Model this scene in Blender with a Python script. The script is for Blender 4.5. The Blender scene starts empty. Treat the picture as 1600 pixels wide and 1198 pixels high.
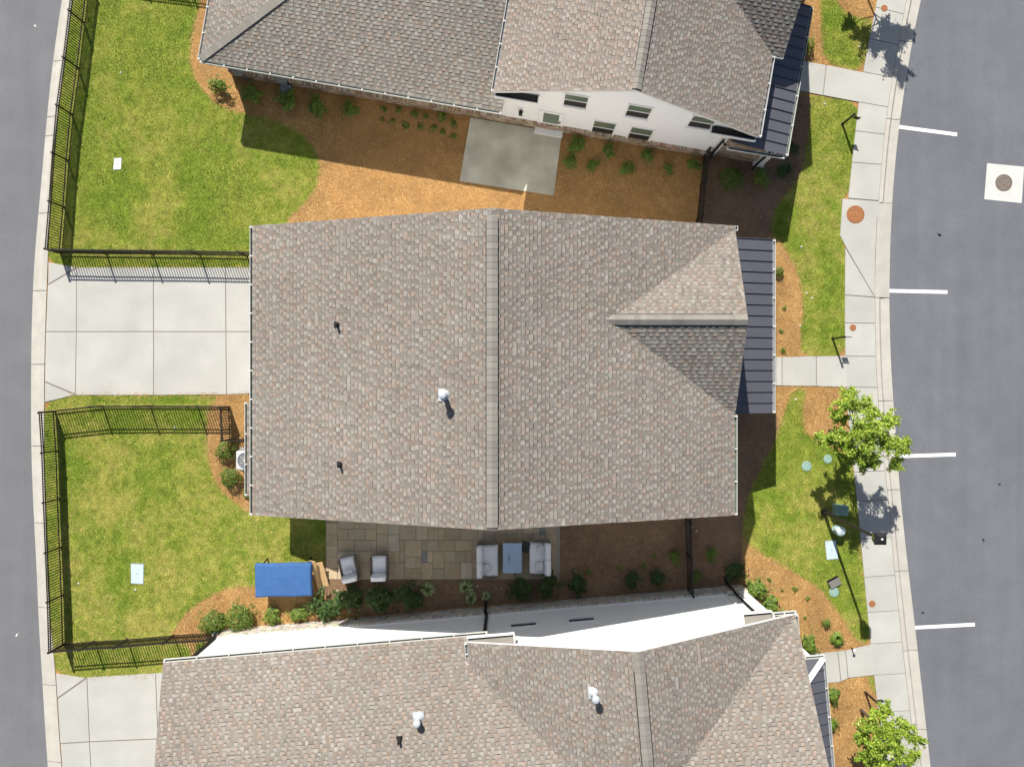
import bpy, math, random
from mathutils import Vector, Matrix, noise
from mathutils.geometry import tessellate_polygon

R = math.radians
scene = bpy.context.scene
COL = scene.collection
rnd = random.Random(7)

# ---------------------------------------------------------------- camera, sky, sun, exposure
CAM_H = 34.7            # drone height in metres
PPM = 36.0              # pixels per metre on the ground (photo is 1600 px wide)
cam_d = bpy.data.cameras.new("camera")
cam = bpy.data.objects.new("camera", cam_d)
COL.objects.link(cam)
cam.location = (0, 0, CAM_H)
cam_d.sensor_fit = 'HORIZONTAL'
cam_d.sensor_width = 36
cam_d.lens = 36 * CAM_H * PPM / 1600.0
cam_d.clip_end = 1000
scene.camera = cam

SUN_EL, SUN_AZ = 43.3, -18.5      # azimuth clockwise from +Y
world = bpy.data.worlds.new("World")
scene.world = world
world.use_nodes = True
wn = world.node_tree.nodes
sky = wn.new('ShaderNodeTexSky')
sky.sky_type = 'NISHITA'
sky.sun_disc = False
sky.sun_elevation = R(SUN_EL)
sky.sun_rotation = R(SUN_AZ)
sky.air_density = 1.0
sky.dust_density = 1.2
world.node_tree.links.new(sky.outputs[0], wn['Background'].inputs[0])
wn['Background'].inputs[1].default_value = 0.064
sun_d = bpy.data.lights.new("sun", 'SUN')
sun_d.energy = 4.7
sun_d.angle = R(0.53)
sun_d.color = (1.0, 0.955, 0.88)
sun = bpy.data.objects.new("sun", sun_d)
COL.objects.link(sun)
sdir = Vector((math.sin(R(SUN_AZ)) * math.cos(R(SUN_EL)), math.cos(R(SUN_AZ)) * math.cos(R(SUN_EL)), math.sin(R(SUN_EL))))
sun.rotation_euler = sdir.to_track_quat('Z', 'Y').to_euler()
sun.location = sdir * 60
scene.view_settings.view_transform = 'Standard'
scene.view_settings.look = 'None'
scene.view_settings.gamma = 1
scene.view_settings.use_curve_mapping = False
scene.view_settings.exposure = 0.64

# ---------------------------------------------------------------- helpers
def P(px, py, z=0.0):
    """Plan position of a point of the photograph that lies at height z."""
    k = (1 - z / CAM_H) / PPM
    return Vector(((px - 800) * k, (599 - py) * k, z))

def tag(o, label=None, cat=None, group=None, kind=None):
    if label: o["label"] = label
    if cat: o["category"] = cat
    if group: o["group"] = group
    if kind: o["kind"] = kind
    return o

def empty(name, loc=(0, 0, 0), rz=0.0, label=None, cat=None, group=None, parent=None):
    o = bpy.data.objects.new(name, None)
    o.empty_display_size = 0.2
    COL.objects.link(o)
    o.location = loc
    o.rotation_euler = (0, 0, rz)
    if parent: o.parent = parent
    return tag(o, label, cat, group)

def obj(name, mesh, parent=None, loc=(0, 0, 0), rz=0.0, rot=None, scale=None):
    o = bpy.data.objects.new(name, mesh)
    COL.objects.link(o)
    if parent: o.parent = parent
    o.location = loc
    o.rotation_euler = rot if rot else (0, 0, rz)
    if scale: o.scale = scale
    return o

class MB:
    def __init__(s):
        s.v, s.f, s.c, s.m = [], [], [], []
    def face(s, pts, col=None, mi=0):
        b = len(s.v)
        s.v.extend([tuple(p) for p in pts])
        s.f.append(tuple(range(b, b + len(pts))))
        s.c.append(col); s.m.append(mi)
        return s
    def hexa(s, p, col=None, mi=0):
        b = len(s.v)
        s.v.extend([tuple(q) for q in p])
        for q in ((3, 2, 1, 0), (4, 5, 6, 7), (0, 1, 5, 4), (1, 2, 6, 5), (2, 3, 7, 6), (3, 0, 4, 7)):
            s.f.append(tuple(b + i for i in q)); s.c.append(col); s.m.append(mi)
        return s
    def box(s, x0, x1, y0, y1, z0, z1, col=None, mi=0, xf=None):
        p = [Vector(q) for q in ((x0, y0, z0), (x1, y0, z0), (x1, y1, z0), (x0, y1, z0), (x0, y0, z1), (x1, y0, z1), (x1, y1, z1), (x0, y1, z1))]
        if xf: p = [xf @ q for q in p]
        return s.hexa(p, col, mi)
    def bbox(s, x0, x1, y0, y1, z0, z1, b=0.02, xf=None, col=None, mi=0):
        """box with chamfered top edges and corners"""
        def ring(i, z):
            a = [(x0 + i, y0 + i + b), (x0 + i + b, y0 + i), (x1 - i - b, y0 + i), (x1 - i, y0 + i + b), (x1 - i, y1 - i - b), (x1 - i - b, y1 - i), (x0 + i + b, y1 - i), (x0 + i, y1 - i - b)]
            return [Vector((x, y, z)) for x, y in a]
        rs = [ring(b * .6, z0), ring(0, z0 + b), ring(0, z1 - b), ring(b * .35, z1 - b * .3), ring(b, z1)]
        n = 8; st = len(s.v)
        for r in rs:
            s.v.extend([tuple(xf @ q) if xf else tuple(q) for q in r])
        for k in range(len(rs) - 1):
            for i in range(n):
                j = (i + 1) % n
                s.f.append((st + k * n + i, st + k * n + j, st + (k + 1) * n + j, st + (k + 1) * n + i)); s.c.append(col); s.m.append(mi)
        s.f.append(tuple(st + (len(rs) - 1) * n + i for i in range(n))); s.c.append(col); s.m.append(mi)
        s.f.append(tuple(st + i for i in reversed(range(n)))); s.c.append(col); s.m.append(mi)
        return s
    def prism(s, poly, z0, z1, col=None, mi=0):
        a = sum(poly[i][0] * poly[(i + 1) % len(poly)][1] - poly[(i + 1) % len(poly)][0] * poly[i][1] for i in range(len(poly)))
        if a < 0: poly = list(reversed(poly))
        n = len(poly); b = len(s.v)
        s.v.extend([(p[0], p[1], z0) for p in poly]); s.v.extend([(p[0], p[1], z1) for p in poly])
        s.f.append(tuple(b + i for i in reversed(range(n)))); s.c.append(col); s.m.append(mi)
        s.f.append(tuple(b + n + i for i in range(n))); s.c.append(col); s.m.append(mi)
        for i in range(n):
            j = (i + 1) % n
            s.f.append((b + i, b + j, b + n + j, b + n + i)); s.c.append(col); s.m.append(mi)
        return s
    def tube(s, pts, r, n=6, col=None, mi=0, cap=True):
        pts = [Vector(p) for p in pts]
        rr = r if isinstance(r, (list, tuple)) else [r] * len(pts)
        b = len(s.v)
        for i, p in enumerate(pts):
            d = (pts[min(i + 1, len(pts) - 1)] - pts[max(i - 1, 0)]).normalized()
            a = d.orthogonal().normalized() if abs(d.z) < .9 else Vector((1, 0, 0))
            a = (a - d * a.dot(d)).normalized()
            c = d.cross(a)
            for k in range(n):
                t = 2 * math.pi * k / n
                s.v.append(tuple(p + (a * math.cos(t) + c * math.sin(t)) * rr[i]))
        for i in range(len(pts) - 1):
            for k in range(n):
                j = (k + 1) % n
                s.f.append((b + i * n + k, b + i * n + j, b + (i + 1) * n + j, b + (i + 1) * n + k)); s.c.append(col); s.m.append(mi)
        if cap:
            s.f.append(tuple(b + k for k in reversed(range(n)))); s.c.append(col); s.m.append(mi)
            e = b + (len(pts) - 1) * n
            s.f.append(tuple(e + k for k in range(n))); s.c.append(col); s.m.append(mi)
        return s
    def lathe(s, prof, n=20, cx=0, cy=0, col=None, mi=0):
        b = len(s.v)
        for r, z in prof:
            for k in range(n):
                t = 2 * math.pi * k / n
                s.v.append((cx + r * math.cos(t), cy + r * math.sin(t), z))
        for i in range(len(prof) - 1):
            for k in range(n):
                j = (k + 1) % n
                s.f.append((b + i * n + k, b + i * n + j, b + (i + 1) * n + j, b + (i + 1) * n + k)); s.c.append(col); s.m.append(mi)
        e = b + (len(prof) - 1) * n
        s.f.append(tuple(e + k for k in range(n))); s.c.append(col); s.m.append(mi)
        return s
    def mesh(s, name, mats, smooth=False):
        me = bpy.data.meshes.new(name)
        me.from_pydata(s.v, [], s.f)
        if not isinstance(mats, (list, tuple)): mats = [mats]
        for m in mats: me.materials.append(m)
        if len(mats) > 1: me.polygons.foreach_set("material_index", s.m)
        if any(c is not None for c in s.c):
            at = me.color_attributes.new("Col", 'FLOAT_COLOR', 'CORNER')
            buf = []
            for f, c in zip(s.f, s.c):
                c = c or (1, 1, 1)
                buf.extend((c[0], c[1], c[2], 1.0) * len(f))
            at.data.foreach_set("color", buf)
        if smooth: me.polygons.foreach_set("use_smooth", [True] * len(me.polygons))
        me.update()
        return me
    def build(s, name, mats, parent=None, loc=(0, 0, 0), rz=0.0, rot=None, smooth=False, kind=None):
        o = obj(name, s.mesh(name, mats, smooth), parent, loc, rz, rot)
        if kind: o["kind"] = kind
        return o

# ---------------------------------------------------------------- materials
def nd(nt, typ, **kw):
    n = nt.nodes.new(typ)
    for k, v in kw.items(): setattr(n, k, v)
    return n

def M(name, c1, c2=None, scale=3.0, rough=.85, fine=0.12, fscale=60., bump=0.0, bscale=80., metal=0.0, attr=False, orand=0.0, spec=.3, trans=0.0, stripes=None, blotch=None, streak=None):
    m = bpy.data.materials.new(name)
    m.use_nodes = True
    nt = m.node_tree; L = nt.links.new
    bs = nt.nodes['Principled BSDF']
    bs.inputs['Roughness'].default_value = rough
    bs.inputs['Metallic'].default_value = metal
    bs.inputs['Specular IOR Level'].default_value = spec
    geo = nd(nt, 'ShaderNodeNewGeometry')
    c2 = c2 or c1
    n1 = nd(nt, 'ShaderNodeTexNoise'); n1.inputs['Scale'].default_value = scale; n1.inputs['Detail'].default_value = 5
    L(geo.outputs['Position'], n1.inputs['Vector'])
    ramp = nd(nt, 'ShaderNodeMapRange'); ramp.inputs[1].default_value = .32; ramp.inputs[2].default_value = .68
    L(n1.outputs['Fac'], ramp.inputs[0])
    mix = nd(nt, 'ShaderNodeMix', data_type='RGBA')
    mix.inputs[6].default_value = (*c1, 1); mix.inputs[7].default_value = (*c2, 1)
    L(ramp.outputs[0], mix.inputs[0])
    out = mix.outputs[2]
    def mul(fac_out, lo, hi, cur, a=.3, b=.7):
        mr = nd(nt, 'ShaderNodeMapRange'); mr.inputs[1].default_value = a; mr.inputs[2].default_value = b
        mr.inputs[3].default_value = lo; mr.inputs[4].default_value = hi
        L(fac_out, mr.inputs[0])
        x = nd(nt, 'ShaderNodeMix', data_type='RGBA', blend_type='MULTIPLY'); x.inputs[0].default_value = 1
        L(cur, x.inputs[6]); L(mr.outputs[0], x.inputs[7])
        return x.outputs[2]
    if attr:
        a = nd(nt, 'ShaderNodeAttribute', attribute_name="Col")
        x = nd(nt, 'ShaderNodeMix', data_type='RGBA', blend_type='MULTIPLY'); x.inputs[0].default_value = 1
        L(out, x.inputs[6]); L(a.outputs['Color'], x.inputs[7]); out = x.outputs[2]
    if blotch:      # (scale, lo, hi): broad stains
        n3 = nd(nt, 'ShaderNodeTexNoise'); n3.inputs['Scale'].default_value = blotch[0]; n3.inputs['Detail'].default_value = 3
        L(geo.outputs['Position'], n3.inputs['Vector'])
        out = mul(n3.outputs['Fac'], blotch[1], blotch[2], out)
    if streak:      # (lo, hi): tyre-worn bands running along the road
        mp = nd(nt, 'ShaderNodeMapping'); mp.inputs['Scale'].default_value = (1.5, .07, 1)
        L(geo.outputs['Position'], mp.inputs['Vector'])
        n4 = nd(nt, 'ShaderNodeTexNoise'); n4.inputs['Scale'].default_value = 1.0; n4.inputs['Detail'].default_value = 4
        L(mp.outputs[0], n4.inputs['Vector'])
        out = mul(n4.outputs['Fac'], streak[0], streak[1], out)
    n2 = None
    if fine:
        n2 = nd(nt, 'ShaderNodeTexNoise'); n2.inputs['Scale'].default_value = fscale; n2.inputs['Detail'].default_value = 3
        L(geo.outputs['Position'], n2.inputs['Vector'])
        out = mul(n2.outputs['Fac'], 1 - fine, 1 + fine, out)
    if orand:
        oi = nd(nt, 'ShaderNodeObjectInfo')
        out = mul(oi.outputs['Random'], 1 - orand, 1 + orand, out, 0, 1)
    L(out, bs.inputs['Base Color'])
    if bump:
        bp = nd(nt, 'ShaderNodeBump'); bp.inputs['Strength'].default_value = bump; bp.inputs['Distance'].default_value = .02
        nb = nd(nt, 'ShaderNodeTexNoise'); nb.inputs['Scale'].default_value = bscale; nb.inputs['Detail'].default_value = 4
        L(geo.outputs['Position'], nb.inputs['Vector']); L(nb.outputs['Fac'], bp.inputs['Height'])
        L(bp.outputs[0], bs.inputs['Normal'])
    if stripes:     # horizontal laps: bump on a saw of height z
        sp = nd(nt, 'ShaderNodeSeparateXYZ'); L(geo.outputs['Position'], sp.inputs[0])
        md = nd(nt, 'ShaderNodeMath', operation='MULTIPLY'); md.inputs[1].default_value = 1 / stripes; L(sp.outputs[2], md.inputs[0])
        fr = nd(nt, 'ShaderNodeMath', operation='FRACT'); L(md.outputs[0], fr.inputs[0])
        bp = nd(nt, 'ShaderNodeBump', invert=True); bp.inputs['Strength'].default_value = .6; bp.inputs['Distance'].default_value = .015
        L(fr.outputs[0], bp.inputs['Height']); L(bp.outputs[0], bs.inputs['Normal'])
    if trans:
        tr = nd(nt, 'ShaderNodeBsdfTranslucent'); L(out, tr.inputs['Color'])
        ms = nd(nt, 'ShaderNodeMixShader'); ms.inputs[0].default_value = trans
        L(bs.outputs[0], ms.inputs[1]); L(tr.outputs[0], ms.inputs[2])
        L(ms.outputs[0], nt.nodes['Material Output'].inputs['Surface'])
    return m

W1 = (1, 1, 1)
MAT = dict(
    asphalt=M("asphalt", (.138, .144, .160), (.153, .159, .175), 1.1, .9, .30, 34, .5, 160, blotch=(.22, .93, 1.06), streak=(.95, 1.05)),
    asphalt_west=M("asphalt_west", (.152, .154, .162), (.168, .170, .178), .9, .9, .25, 34, .5, 160, blotch=(.3, .94, 1.05), streak=(.95, 1.05)),
    concrete=M("concrete", (.405, .397, .362), (.445, .437, .402), .8, .85, .06, 70, .15, 120, orand=.035, blotch=(.7, .94, 1.04)),
    concrete_grey=M("concrete_grey", (.46, .44, .34), (.54, .52, .41), .9, .85, .06, 70, .15, 120, orand=.03, blotch=(.9, .84, 1.1)),
    kerb=M("kerb", (.43, .405, .355), (.47, .445, .395), 1.5, .85, .07, 50, .15, 120, orand=.03, blotch=(2.5, .93, 1.04)),
    white_paint=M("white_paint", (.80, .80, .78), (.74, .74, .72), 9, .6, .08, 60),
    soil=M("soil", (.42, .232, .080), (.33, .178, .064), 2.6, .95, .35, 38, .8, 60, blotch=(.7, .8, 1.15)),
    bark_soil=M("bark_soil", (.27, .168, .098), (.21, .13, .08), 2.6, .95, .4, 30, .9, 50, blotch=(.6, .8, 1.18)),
    straw=M("straw", W1, None, 1, .9, 0, attr=True),
    ground=M("ground", (.22, .16, .07), (.15, .17, .05), .5, .95, .2, 12),
    lawn=M("lawn", (.15, .215, .02), (.27, .27, .05), .55, .95, .35, 30, .7, 50, blotch=(2.4, .78, 1.2)),
    blade=M("blade", W1, None, 1, .8, 0, attr=True, trans=.25),
    shingle=M("shingle", W1, (.95, .95, .95), .5, .92, .10, 90, .3, 200, attr=True, blotch=(.16, .93, 1.06), streak=(.97, 1.03)),
    ridgecap=M("ridgecap", (.215, .20, .175), (.24, .222, .195), 3, .92, .10, 80, .3, 200, orand=.12),
    siding=M("siding", (.85, .85, .84), (.83, .83, .82), 2, .55, .015, 40, stripes=.17),
    trim=M("trim", (.80, .80, .78), None, 2, .5, .02, 30),
    gutter_white=M("gutter_white", (.60, .60, .57), (.55, .55, .52), 3, .5, .06, 30),
    fascia=M("fascia", (.70, .69, .66), None, 2, .6, .03, 30),
    gutter_in=M("gutter_in", (.085, .135, .095), (.11, .15, .11), 4, .6, .1, 30),
    metal_navy=M("metal_navy", (.092, .092, .110), (.100, .100, .118), 1.2, .45, .03, 30, metal=.1, spec=.5, orand=.04),
    black=M("black", (.014, .013, .014), None, 3, .45, .1, 30, spec=.4),
    fence=M("fence", (.020, .016, .014), None, 3, .5, .1, 30, spec=.4),
    brick=M("brick", W1, None, 1, .9, .12, 60, attr=True),
    mortar=M("mortar", (.33, .30, .26), (.28, .25, .22), 6, .95, .1, 60),
    glass=M("glass", (.018, .022, .022), None, 1, .06, 0, spec=.5),
    glass_green=M("glass_green", (.13, .165, .12), (.11, .145, .11), 3, .12, 0, spec=.5),
    screen=M("screen", (.022, .02, .02), None, 3, .5, 0),
    leaf=M("leaf", W1, None, 1, .55, 0, attr=True, trans=.3, spec=.4),
    bark=M("bark", (.11, .085, .06), (.07, .055, .04), 12, .9, .2, 60),
    stem=M("stem", (.09, .07, .04), None, 12, .9, .2, 60),
    cushion=M("cushion", (.84, .84, .85), (.80, .80, .81), 5, .9, .03, 90, .2, 200),
    pillow=M("pillow", (.66, .65, .64), None, 5, .9, .06, 90, .2, 200),
    wicker=M("wicker", (.30, .25, .205), (.23, .19, .155), 30, .8, .3, 90, .6, 120),
    bluegrey=M("bluegrey", (.36, .47, .62), (.34, .445, .59), 3, .55, .05, 60),
    blue=M("blue", (.040, .115, .285), (.033, .098, .25), 2.5, .75, .05, 60, .25, 26),
    cardboard=M("cardboard", (.62, .42, .21), (.55, .36, .17), 5, .85, .08, 40),
    galv=M("galv", (.62, .66, .70), (.55, .58, .62), 7, .4, .05, 40, metal=.3, spec=.5),
    acmetal=M("acmetal", (.50, .50, .50), None, 5, .5, .05, 40),
    rust=M("rust", (.34, .14, .055), (.27, .115, .05), 9, .8, .2, 60),
    iron=M("iron", (.20, .16, .13), (.15, .125, .105), 9, .7, .3, 60, .6, 40),
    collar=M("collar", (.52, .52, .48), (.56, .56, .53), 2, .85, .07, 60),
    vault=M("vault", (.48, .58, .60), (.45, .55, .57), 4, .7, .06, 60),
    vault_white=M("vault_white", (.68, .70, .70), None, 4, .7, .06, 60),
    lid_green=M("lid_green", (.27, .385, .33), (.20, .32, .27), 8, .7, .1, 40),
    joint=M("joint", (.20, .18, .15), None, 4, .9, .1, 50),
    crack=M("crack", (.175, .178, .19), None, 4, .9, .1, 50),
    stonegrey=M("stonegrey", (.26, .24, .21), (.20, .19, .17), 9, .9, .2, 50),
    meter=M("meter", (.17, .19, .22), (.14, .155, .18), 5, .6, .06, 40),
    pebble=M("pebble", (.72, .71, .68), None, 5, .7, .06, 40),
    tree_litter=M("tree_litter", (.32, .22, .09), None, 5, .9, .1, 40),
)
for i, (a, b) in enumerate((((.45, .35, .225), (.395, .305, .20)), ((.42, .34, .235), (.37, .30, .21)), ((.49, .39, .27), (.43, .345, .235)), ((.25, .25, .24), (.22, .215, .205)), ((.53, .455, .335), (.47, .40, .29)))):
    MAT["paver%d" % i] = M("paver%d" % i, a, b, 3.5, .9, .12, 40, .3, 90, orand=.10)

# ---------------------------------------------------------------- ground, roads, kerbs
def sheet(name, pts, z, mat, kind='structure', parent=None, thick=None):
    b = MB()
    if thick:
        b.prism([(p[0], p[1]) for p in pts], z - thick, z)
    else:
        vs = [Vector((p[0], p[1], z)) for p in pts]
        n = len(b.v); b.v.extend([tuple(v) for v in vs])
        for t in tessellate_polygon([vs]):
            a, c, d = (vs[i] for i in t)
            t = tuple(t) if (c - a).cross(d - a).z > 0 else tuple(reversed(t))
            b.f.append(tuple(n + i for i in t)); b.c.append(None); b.m.append(0)
    o = b.build(name, mat, parent)
    if kind and not parent: o["kind"] = kind
    return o

def px(poly, z=0.0): return [P(x, y, z) for x, y in poly]

def curve(pts):
    """x as a smooth function of the photo row y"""
    def f(y):
        if y <= pts[0][1]:
            (x0, y0), (x1, y1) = pts[0], pts[1]
        elif y >= pts[-1][1]:
            (x0, y0), (x1, y1) = pts[-2], pts[-1]
        else:
            for (x0, y0), (x1, y1) in zip(pts, pts[1:]):
                if y0 <= y <= y1: break
        return x0 + (x1 - x0) * (y - y0) / (y1 - y0)
    def g(y): return sum(f(y + d) for d in (-45, -25, -8, 8, 25, 45)) / 6
    return g

west_road_edge = curve([(115, -120), (95, 0), (81, 95), (72, 180), (62, 298), (54, 380), (49.5, 455), (47, 565), (47, 697), (51, 805), (55, 870), (59, 973), (66, 1086), (69, 1138), (73, 1198), (84, 1330)])
west_kerb_back = curve([(134, -120), (114, 0), (101, 90), (92, 165), (82, 245), (76, 375), (74, 445), (71, 517), (69.5, 597), (69.5, 700), (71, 800), (76, 945), (84.6, 1019), (89.7, 1090), (91.7, 1138), (97, 1198), (108, 1330)])
east_road_edge = curve([(1466, -120), (1440, 0), (1426, 65), (1407, 187), (1400, 250), (1394, 330), (1390.5, 430), (1391, 500), (1394, 590), (1400, 662), (1406, 755), (1418, 870), (1431, 978), (1441, 1069), (1455, 1196), (1470, 1330)])
east_walk_back = curve([(1441, -120), (1416, 0), (1411, 24), (1394, 122), (1381, 210), (1374, 298), (1370, 340), (1366.5, 430), (1367, 500), (1368, 556), (1371, 625), (1386, 765), (1395, 868), (1410, 1015), (1424, 1128), (1432, 1198), (1447, 1330)])
east_walk_front = curve([(1395, -120), (1370, 0), (1357, 67), (1347, 114), (1336, 205), (1326, 298), (1322, 340), (1319.5, 420), (1319.5, 500), (1321, 600), (1324, 650), (1336, 755), (1345, 850), (1359, 1001), (1369, 1086), (1381, 1198), (1395, 1330)])

Y0, Y1 = -120, 1330
ys = [Y0 + i * (Y1 - Y0) / 58 for i in range(59)]
sheet("ground", [(-150, -150), (150, -150), (150, 150), (-150, 150)], -.16, MAT['ground'])
road_e = sheet("road", [P(east_road_edge(y) - 6, y) for y in ys] + [P(2100, Y1), P(2100, Y0)], -.085, MAT['asphalt'])
road_w = sheet("road", [P(west_road_edge(y) + 6, y) for y in ys] + [P(-420, Y1), P(-420, Y0)], -.085, MAT['asphalt_west'])
yard = sheet("mulch_bed", [P(west_kerb_back(y) - 2, y) for y in ys] + [P(east_walk_front(y) + 4, y) for y in reversed(ys)], 0.0, MAT['soil'])

def strip(name, fa, fb, y0, y1, prof, mat, parent, ya=None, yb=None, gap=.5):
    """a run of kerb or walk between two edges: prof = [(fraction from edge a, z)]; ends may be skewed"""
    a0, a1 = (y0, y1) if ya is None else ya
    b0, b1 = (y0, y1) if yb is None else yb
    n = max(2, int(abs(y1 - y0) / 14))
    b = MB(); rows = []
    for i in range(n + 1):
        t = i / n
        wa = a0 + gap + (a1 - a0 - 2 * gap) * t; wb = b0 + gap + (b1 - b0 - 2 * gap) * t
        pa, pb = P(fa(wa), wa), P(fb(wb), wb)
        rows.append([pa.lerp(pb, q) + Vector((0, 0, z)) for q, z in prof])
    m = len(prof); st = len(b.v)
    for r in rows: b.v.extend([tuple(v) for v in r])
    for i in range(n):
        for j in range(m - 1):
            b.f.append((st + i * m + j, st + (i + 1) * m + j, st + (i + 1) * m + j + 1, st + i * m + j + 1)); b.c.append(None); b.m.append(0)
    for i in (0, n):
        b.f.append(tuple(st + i * m + j for j in range(m))); b.c.append(None); b.m.append(0)
    me_o = b.build(name, mat, parent)
    return me_o

def structure(name):
    o = empty(name); o["kind"] = 'structure'; return o

kw = structure("kerb")
joints = [-120, -30, 95, 182, 212, 333, 454, 569, 697, 817, 949, 1070, 1190, 1330]
for a, c in zip(joints, joints[1:]):
    strip("kerb_segment", west_kerb_back, west_road_edge, a, c, [(0, -.1), (0, .035), (.30, .03), (.55, -.02), (.68, -.055), (1, -.07), (1, -.15)], MAT['kerb'], kw)
ke = structure("kerb")
joints = [-120, -55, 64.5, 186, 317, 465, 626, 765, 892, 1016, 1140, 1265, 1330]
for a, c in zip(joints, joints[1:]):
    pr = [(0, -.1), (0, .045), (.26, .045), (.36, -.03), (.42, -.055), (1, -.07), (1, -.15)]
    if a == 317: pr = [(0, -.1), (0, .03), (.4, .0), (1, -.06), (1, -.15)]
    strip("kerb_segment", east_walk_back, east_road_edge, a, c, pr, MAT['kerb'], ke)

sw = structure("sidewalk")
strip("joint_bed", east_walk_front, east_walk_back, Y0, Y1, [(0.004, -.1), (0.004, .018), (.99, .018), (.99, -.1)], MAT['joint'], sw)
js = [(-120, -112), (-80, -70), (-35, -25), (12, 23), (61, 71), (113, 122), (160, 168), (205, 210.5), (254, 257.5), (310, 314)]
js2 = [(461, 465), (504.5, 505), (556.5, 556.7), (605, 605), (648, 648), (692, 691), (737, 735), (783, 780), (841, 839), (901, 898), (956, 953), (1005, 1002), (1054, 1051), (1112, 1109), (1165, 1162), (1220, 1216), (1275, 1270), (1330, 1325)]
for J in (js, js2):
    for (a, c), (d, e) in zip(J, J[1:]):
        strip("walk_panel", east_walk_front, east_walk_back, min(a, c), max(d, e), [(0, -.1), (0.004, .04), (.99, .04), (.994, -.1)], MAT['concrete'], sw, ya=(a, d), yb=(c, e), gap=.45)

def panel(name, pts, z, mat, parent, gap=.004, thick=.12):
    c = sum((Vector((p[0], p[1], 0)) for p in pts), Vector()) / len(pts)
    q = []
    for p in pts:
        d = Vector((p[0], p[1], 0)) - c
        l = d.length
        q.append(c + d * max(0, (l - gap * 1.3) / l))
    return MB().prism([(p[0], p[1]) for p in q], z - thick, z).build(name, mat, parent)

for poly in ([(1316, 310.8), (1374, 315), (1369.5, 345), (1366.6, 400), (1366.4, 464), (1321, 386), (1312, 368)], [(1320.3, 388), (1365.5, 464), (1319.6, 460.5)]):
    panel("walk_panel", px(poly), .04, MAT['concrete'], sw)

def walk(label_polys):
    w = structure("walkway")
    hull = [label_polys[0][0]] + [q[1] for q in label_polys] + [q[2] for q in reversed(label_polys)] + [label_polys[0][3]]
    MB().prism([(p.x, p.y) for p in px(hull)], -.1, .022).build("joint_bed", MAT['joint'], w)
    for poly in label_polys: panel("walk_panel", px(poly), .042, MAT['concrete'], w)
    return w
walk([[(1225, 91), (1290, 102.5), (1285, 149.5), (1220, 137)], [(1291, 102.5), (1349, 114), (1344, 160.5), (1286, 149.5)]])
walk([[(1165, 558), (1221, 557.5), (1221, 602), (1165, 603)], [(1222, 557.5), (1274.5, 556.5), (1274.5, 603), (1222, 602.5)], [(1275.5, 556.5), (1321.5, 556), (1322.5, 605), (1275.5, 603)]])
walk([[(1240, 1024), (1308, 1017), (1313, 1064), (1245, 1071)], [(1309, 1017), (1320, 1015.5), (1324, 1059), (1314, 1063)], [(1321, 1015.5), (1361, 1005.5), (1366, 1053.5), (1325, 1058)]])

drv = structure("driveway")
MB().prism([(p.x, p.y) for p in px([(77, 411), (120, 418.5), (481, 418.5), (481, 612), (354, 615.6), (118, 616.6), (71, 627), (72.5, 518)])], -.1, .02).build("joint_bed", MAT['joint'], drv)
for poly in ([(76.5, 410), (119.5, 418), (76, 444)], [(75.5, 446), (119.8, 420), (119.5, 517.7), (72.5, 517.7)], [(72.3, 518.7), (119.5, 518.7), (118, 615), (71, 595.5)], [(71, 597.5), (116.5, 617), (70.5, 628)],
             [(120.5, 418), (239.7, 418), (240, 517.7), (120.3, 517.7)], [(120.3, 518.7), (240, 518.7), (240.2, 617), (118.8, 617)],
             [(240.7, 418), (352.3, 418), (353, 517.7), (241, 517.7)], [(241, 518.7), (353, 518.7), (353.8, 616), (241, 617)],
             [(353.3, 418), (482, 418), (482, 517.7), (354, 517.7)], [(354, 518.7), (482, 518.7), (482, 612), (354.8, 616)]):
    panel("drive_panel", px(poly), .035, MAT['concrete'], drv)
drv2 = structure("driveway")
MB().prism([(p.x, p.y) for p in px([(88.5, 1052), (135, 1058), (243, 1051.5), (329, 1045), (338, 1250), (104, 1267), (92, 1100)])], -.1, .02).build("joint_bed", MAT['joint'], drv2)
for poly in ([(88, 1051.5), (134, 1058), (90.5, 1089)], [(90.8, 1091), (136, 1059.5), (140, 1157), (95, 1160)], [(137, 1057.5), (243, 1051), (247, 1152.5), (141, 1157)], [(244, 1051), (330, 1044), (334, 1148), (248, 1152.5)],
             [(95.5, 1161.5), (140, 1158.5), (146, 1262), (103, 1268)], [(141, 1158.5), (247, 1154), (252, 1256), (147, 1262)], [(248, 1154), (334, 1149.5), (339, 1250), (253, 1256)]):
    panel("drive_panel", px(poly), .035, MAT['concrete'], drv2)

# concrete pad by the north house
pad = structure("concrete_pad")
panel("pad_panel", px([(735, 184), (878, 209), (865, 306), (718, 283)]), .04, MAT['concrete_grey'], pad)

# parking stripes, manhole
for a, c in (((1406, 197.5), (1497, 209.5)), ((1391, 454), (1482, 456)), ((1404, 713), (1495, 710)), ((1430, 981), (1525, 976))):
    A, B = P(*a), P(*c); d = (B - A).normalized(); n_ = Vector((-d.y, d.x, 0)) * .078
    sheet("parking_stripe", [A - n_, B - n_, B + n_, A + n_], -.080, MAT['white_paint'], parent=road_e)

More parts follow.
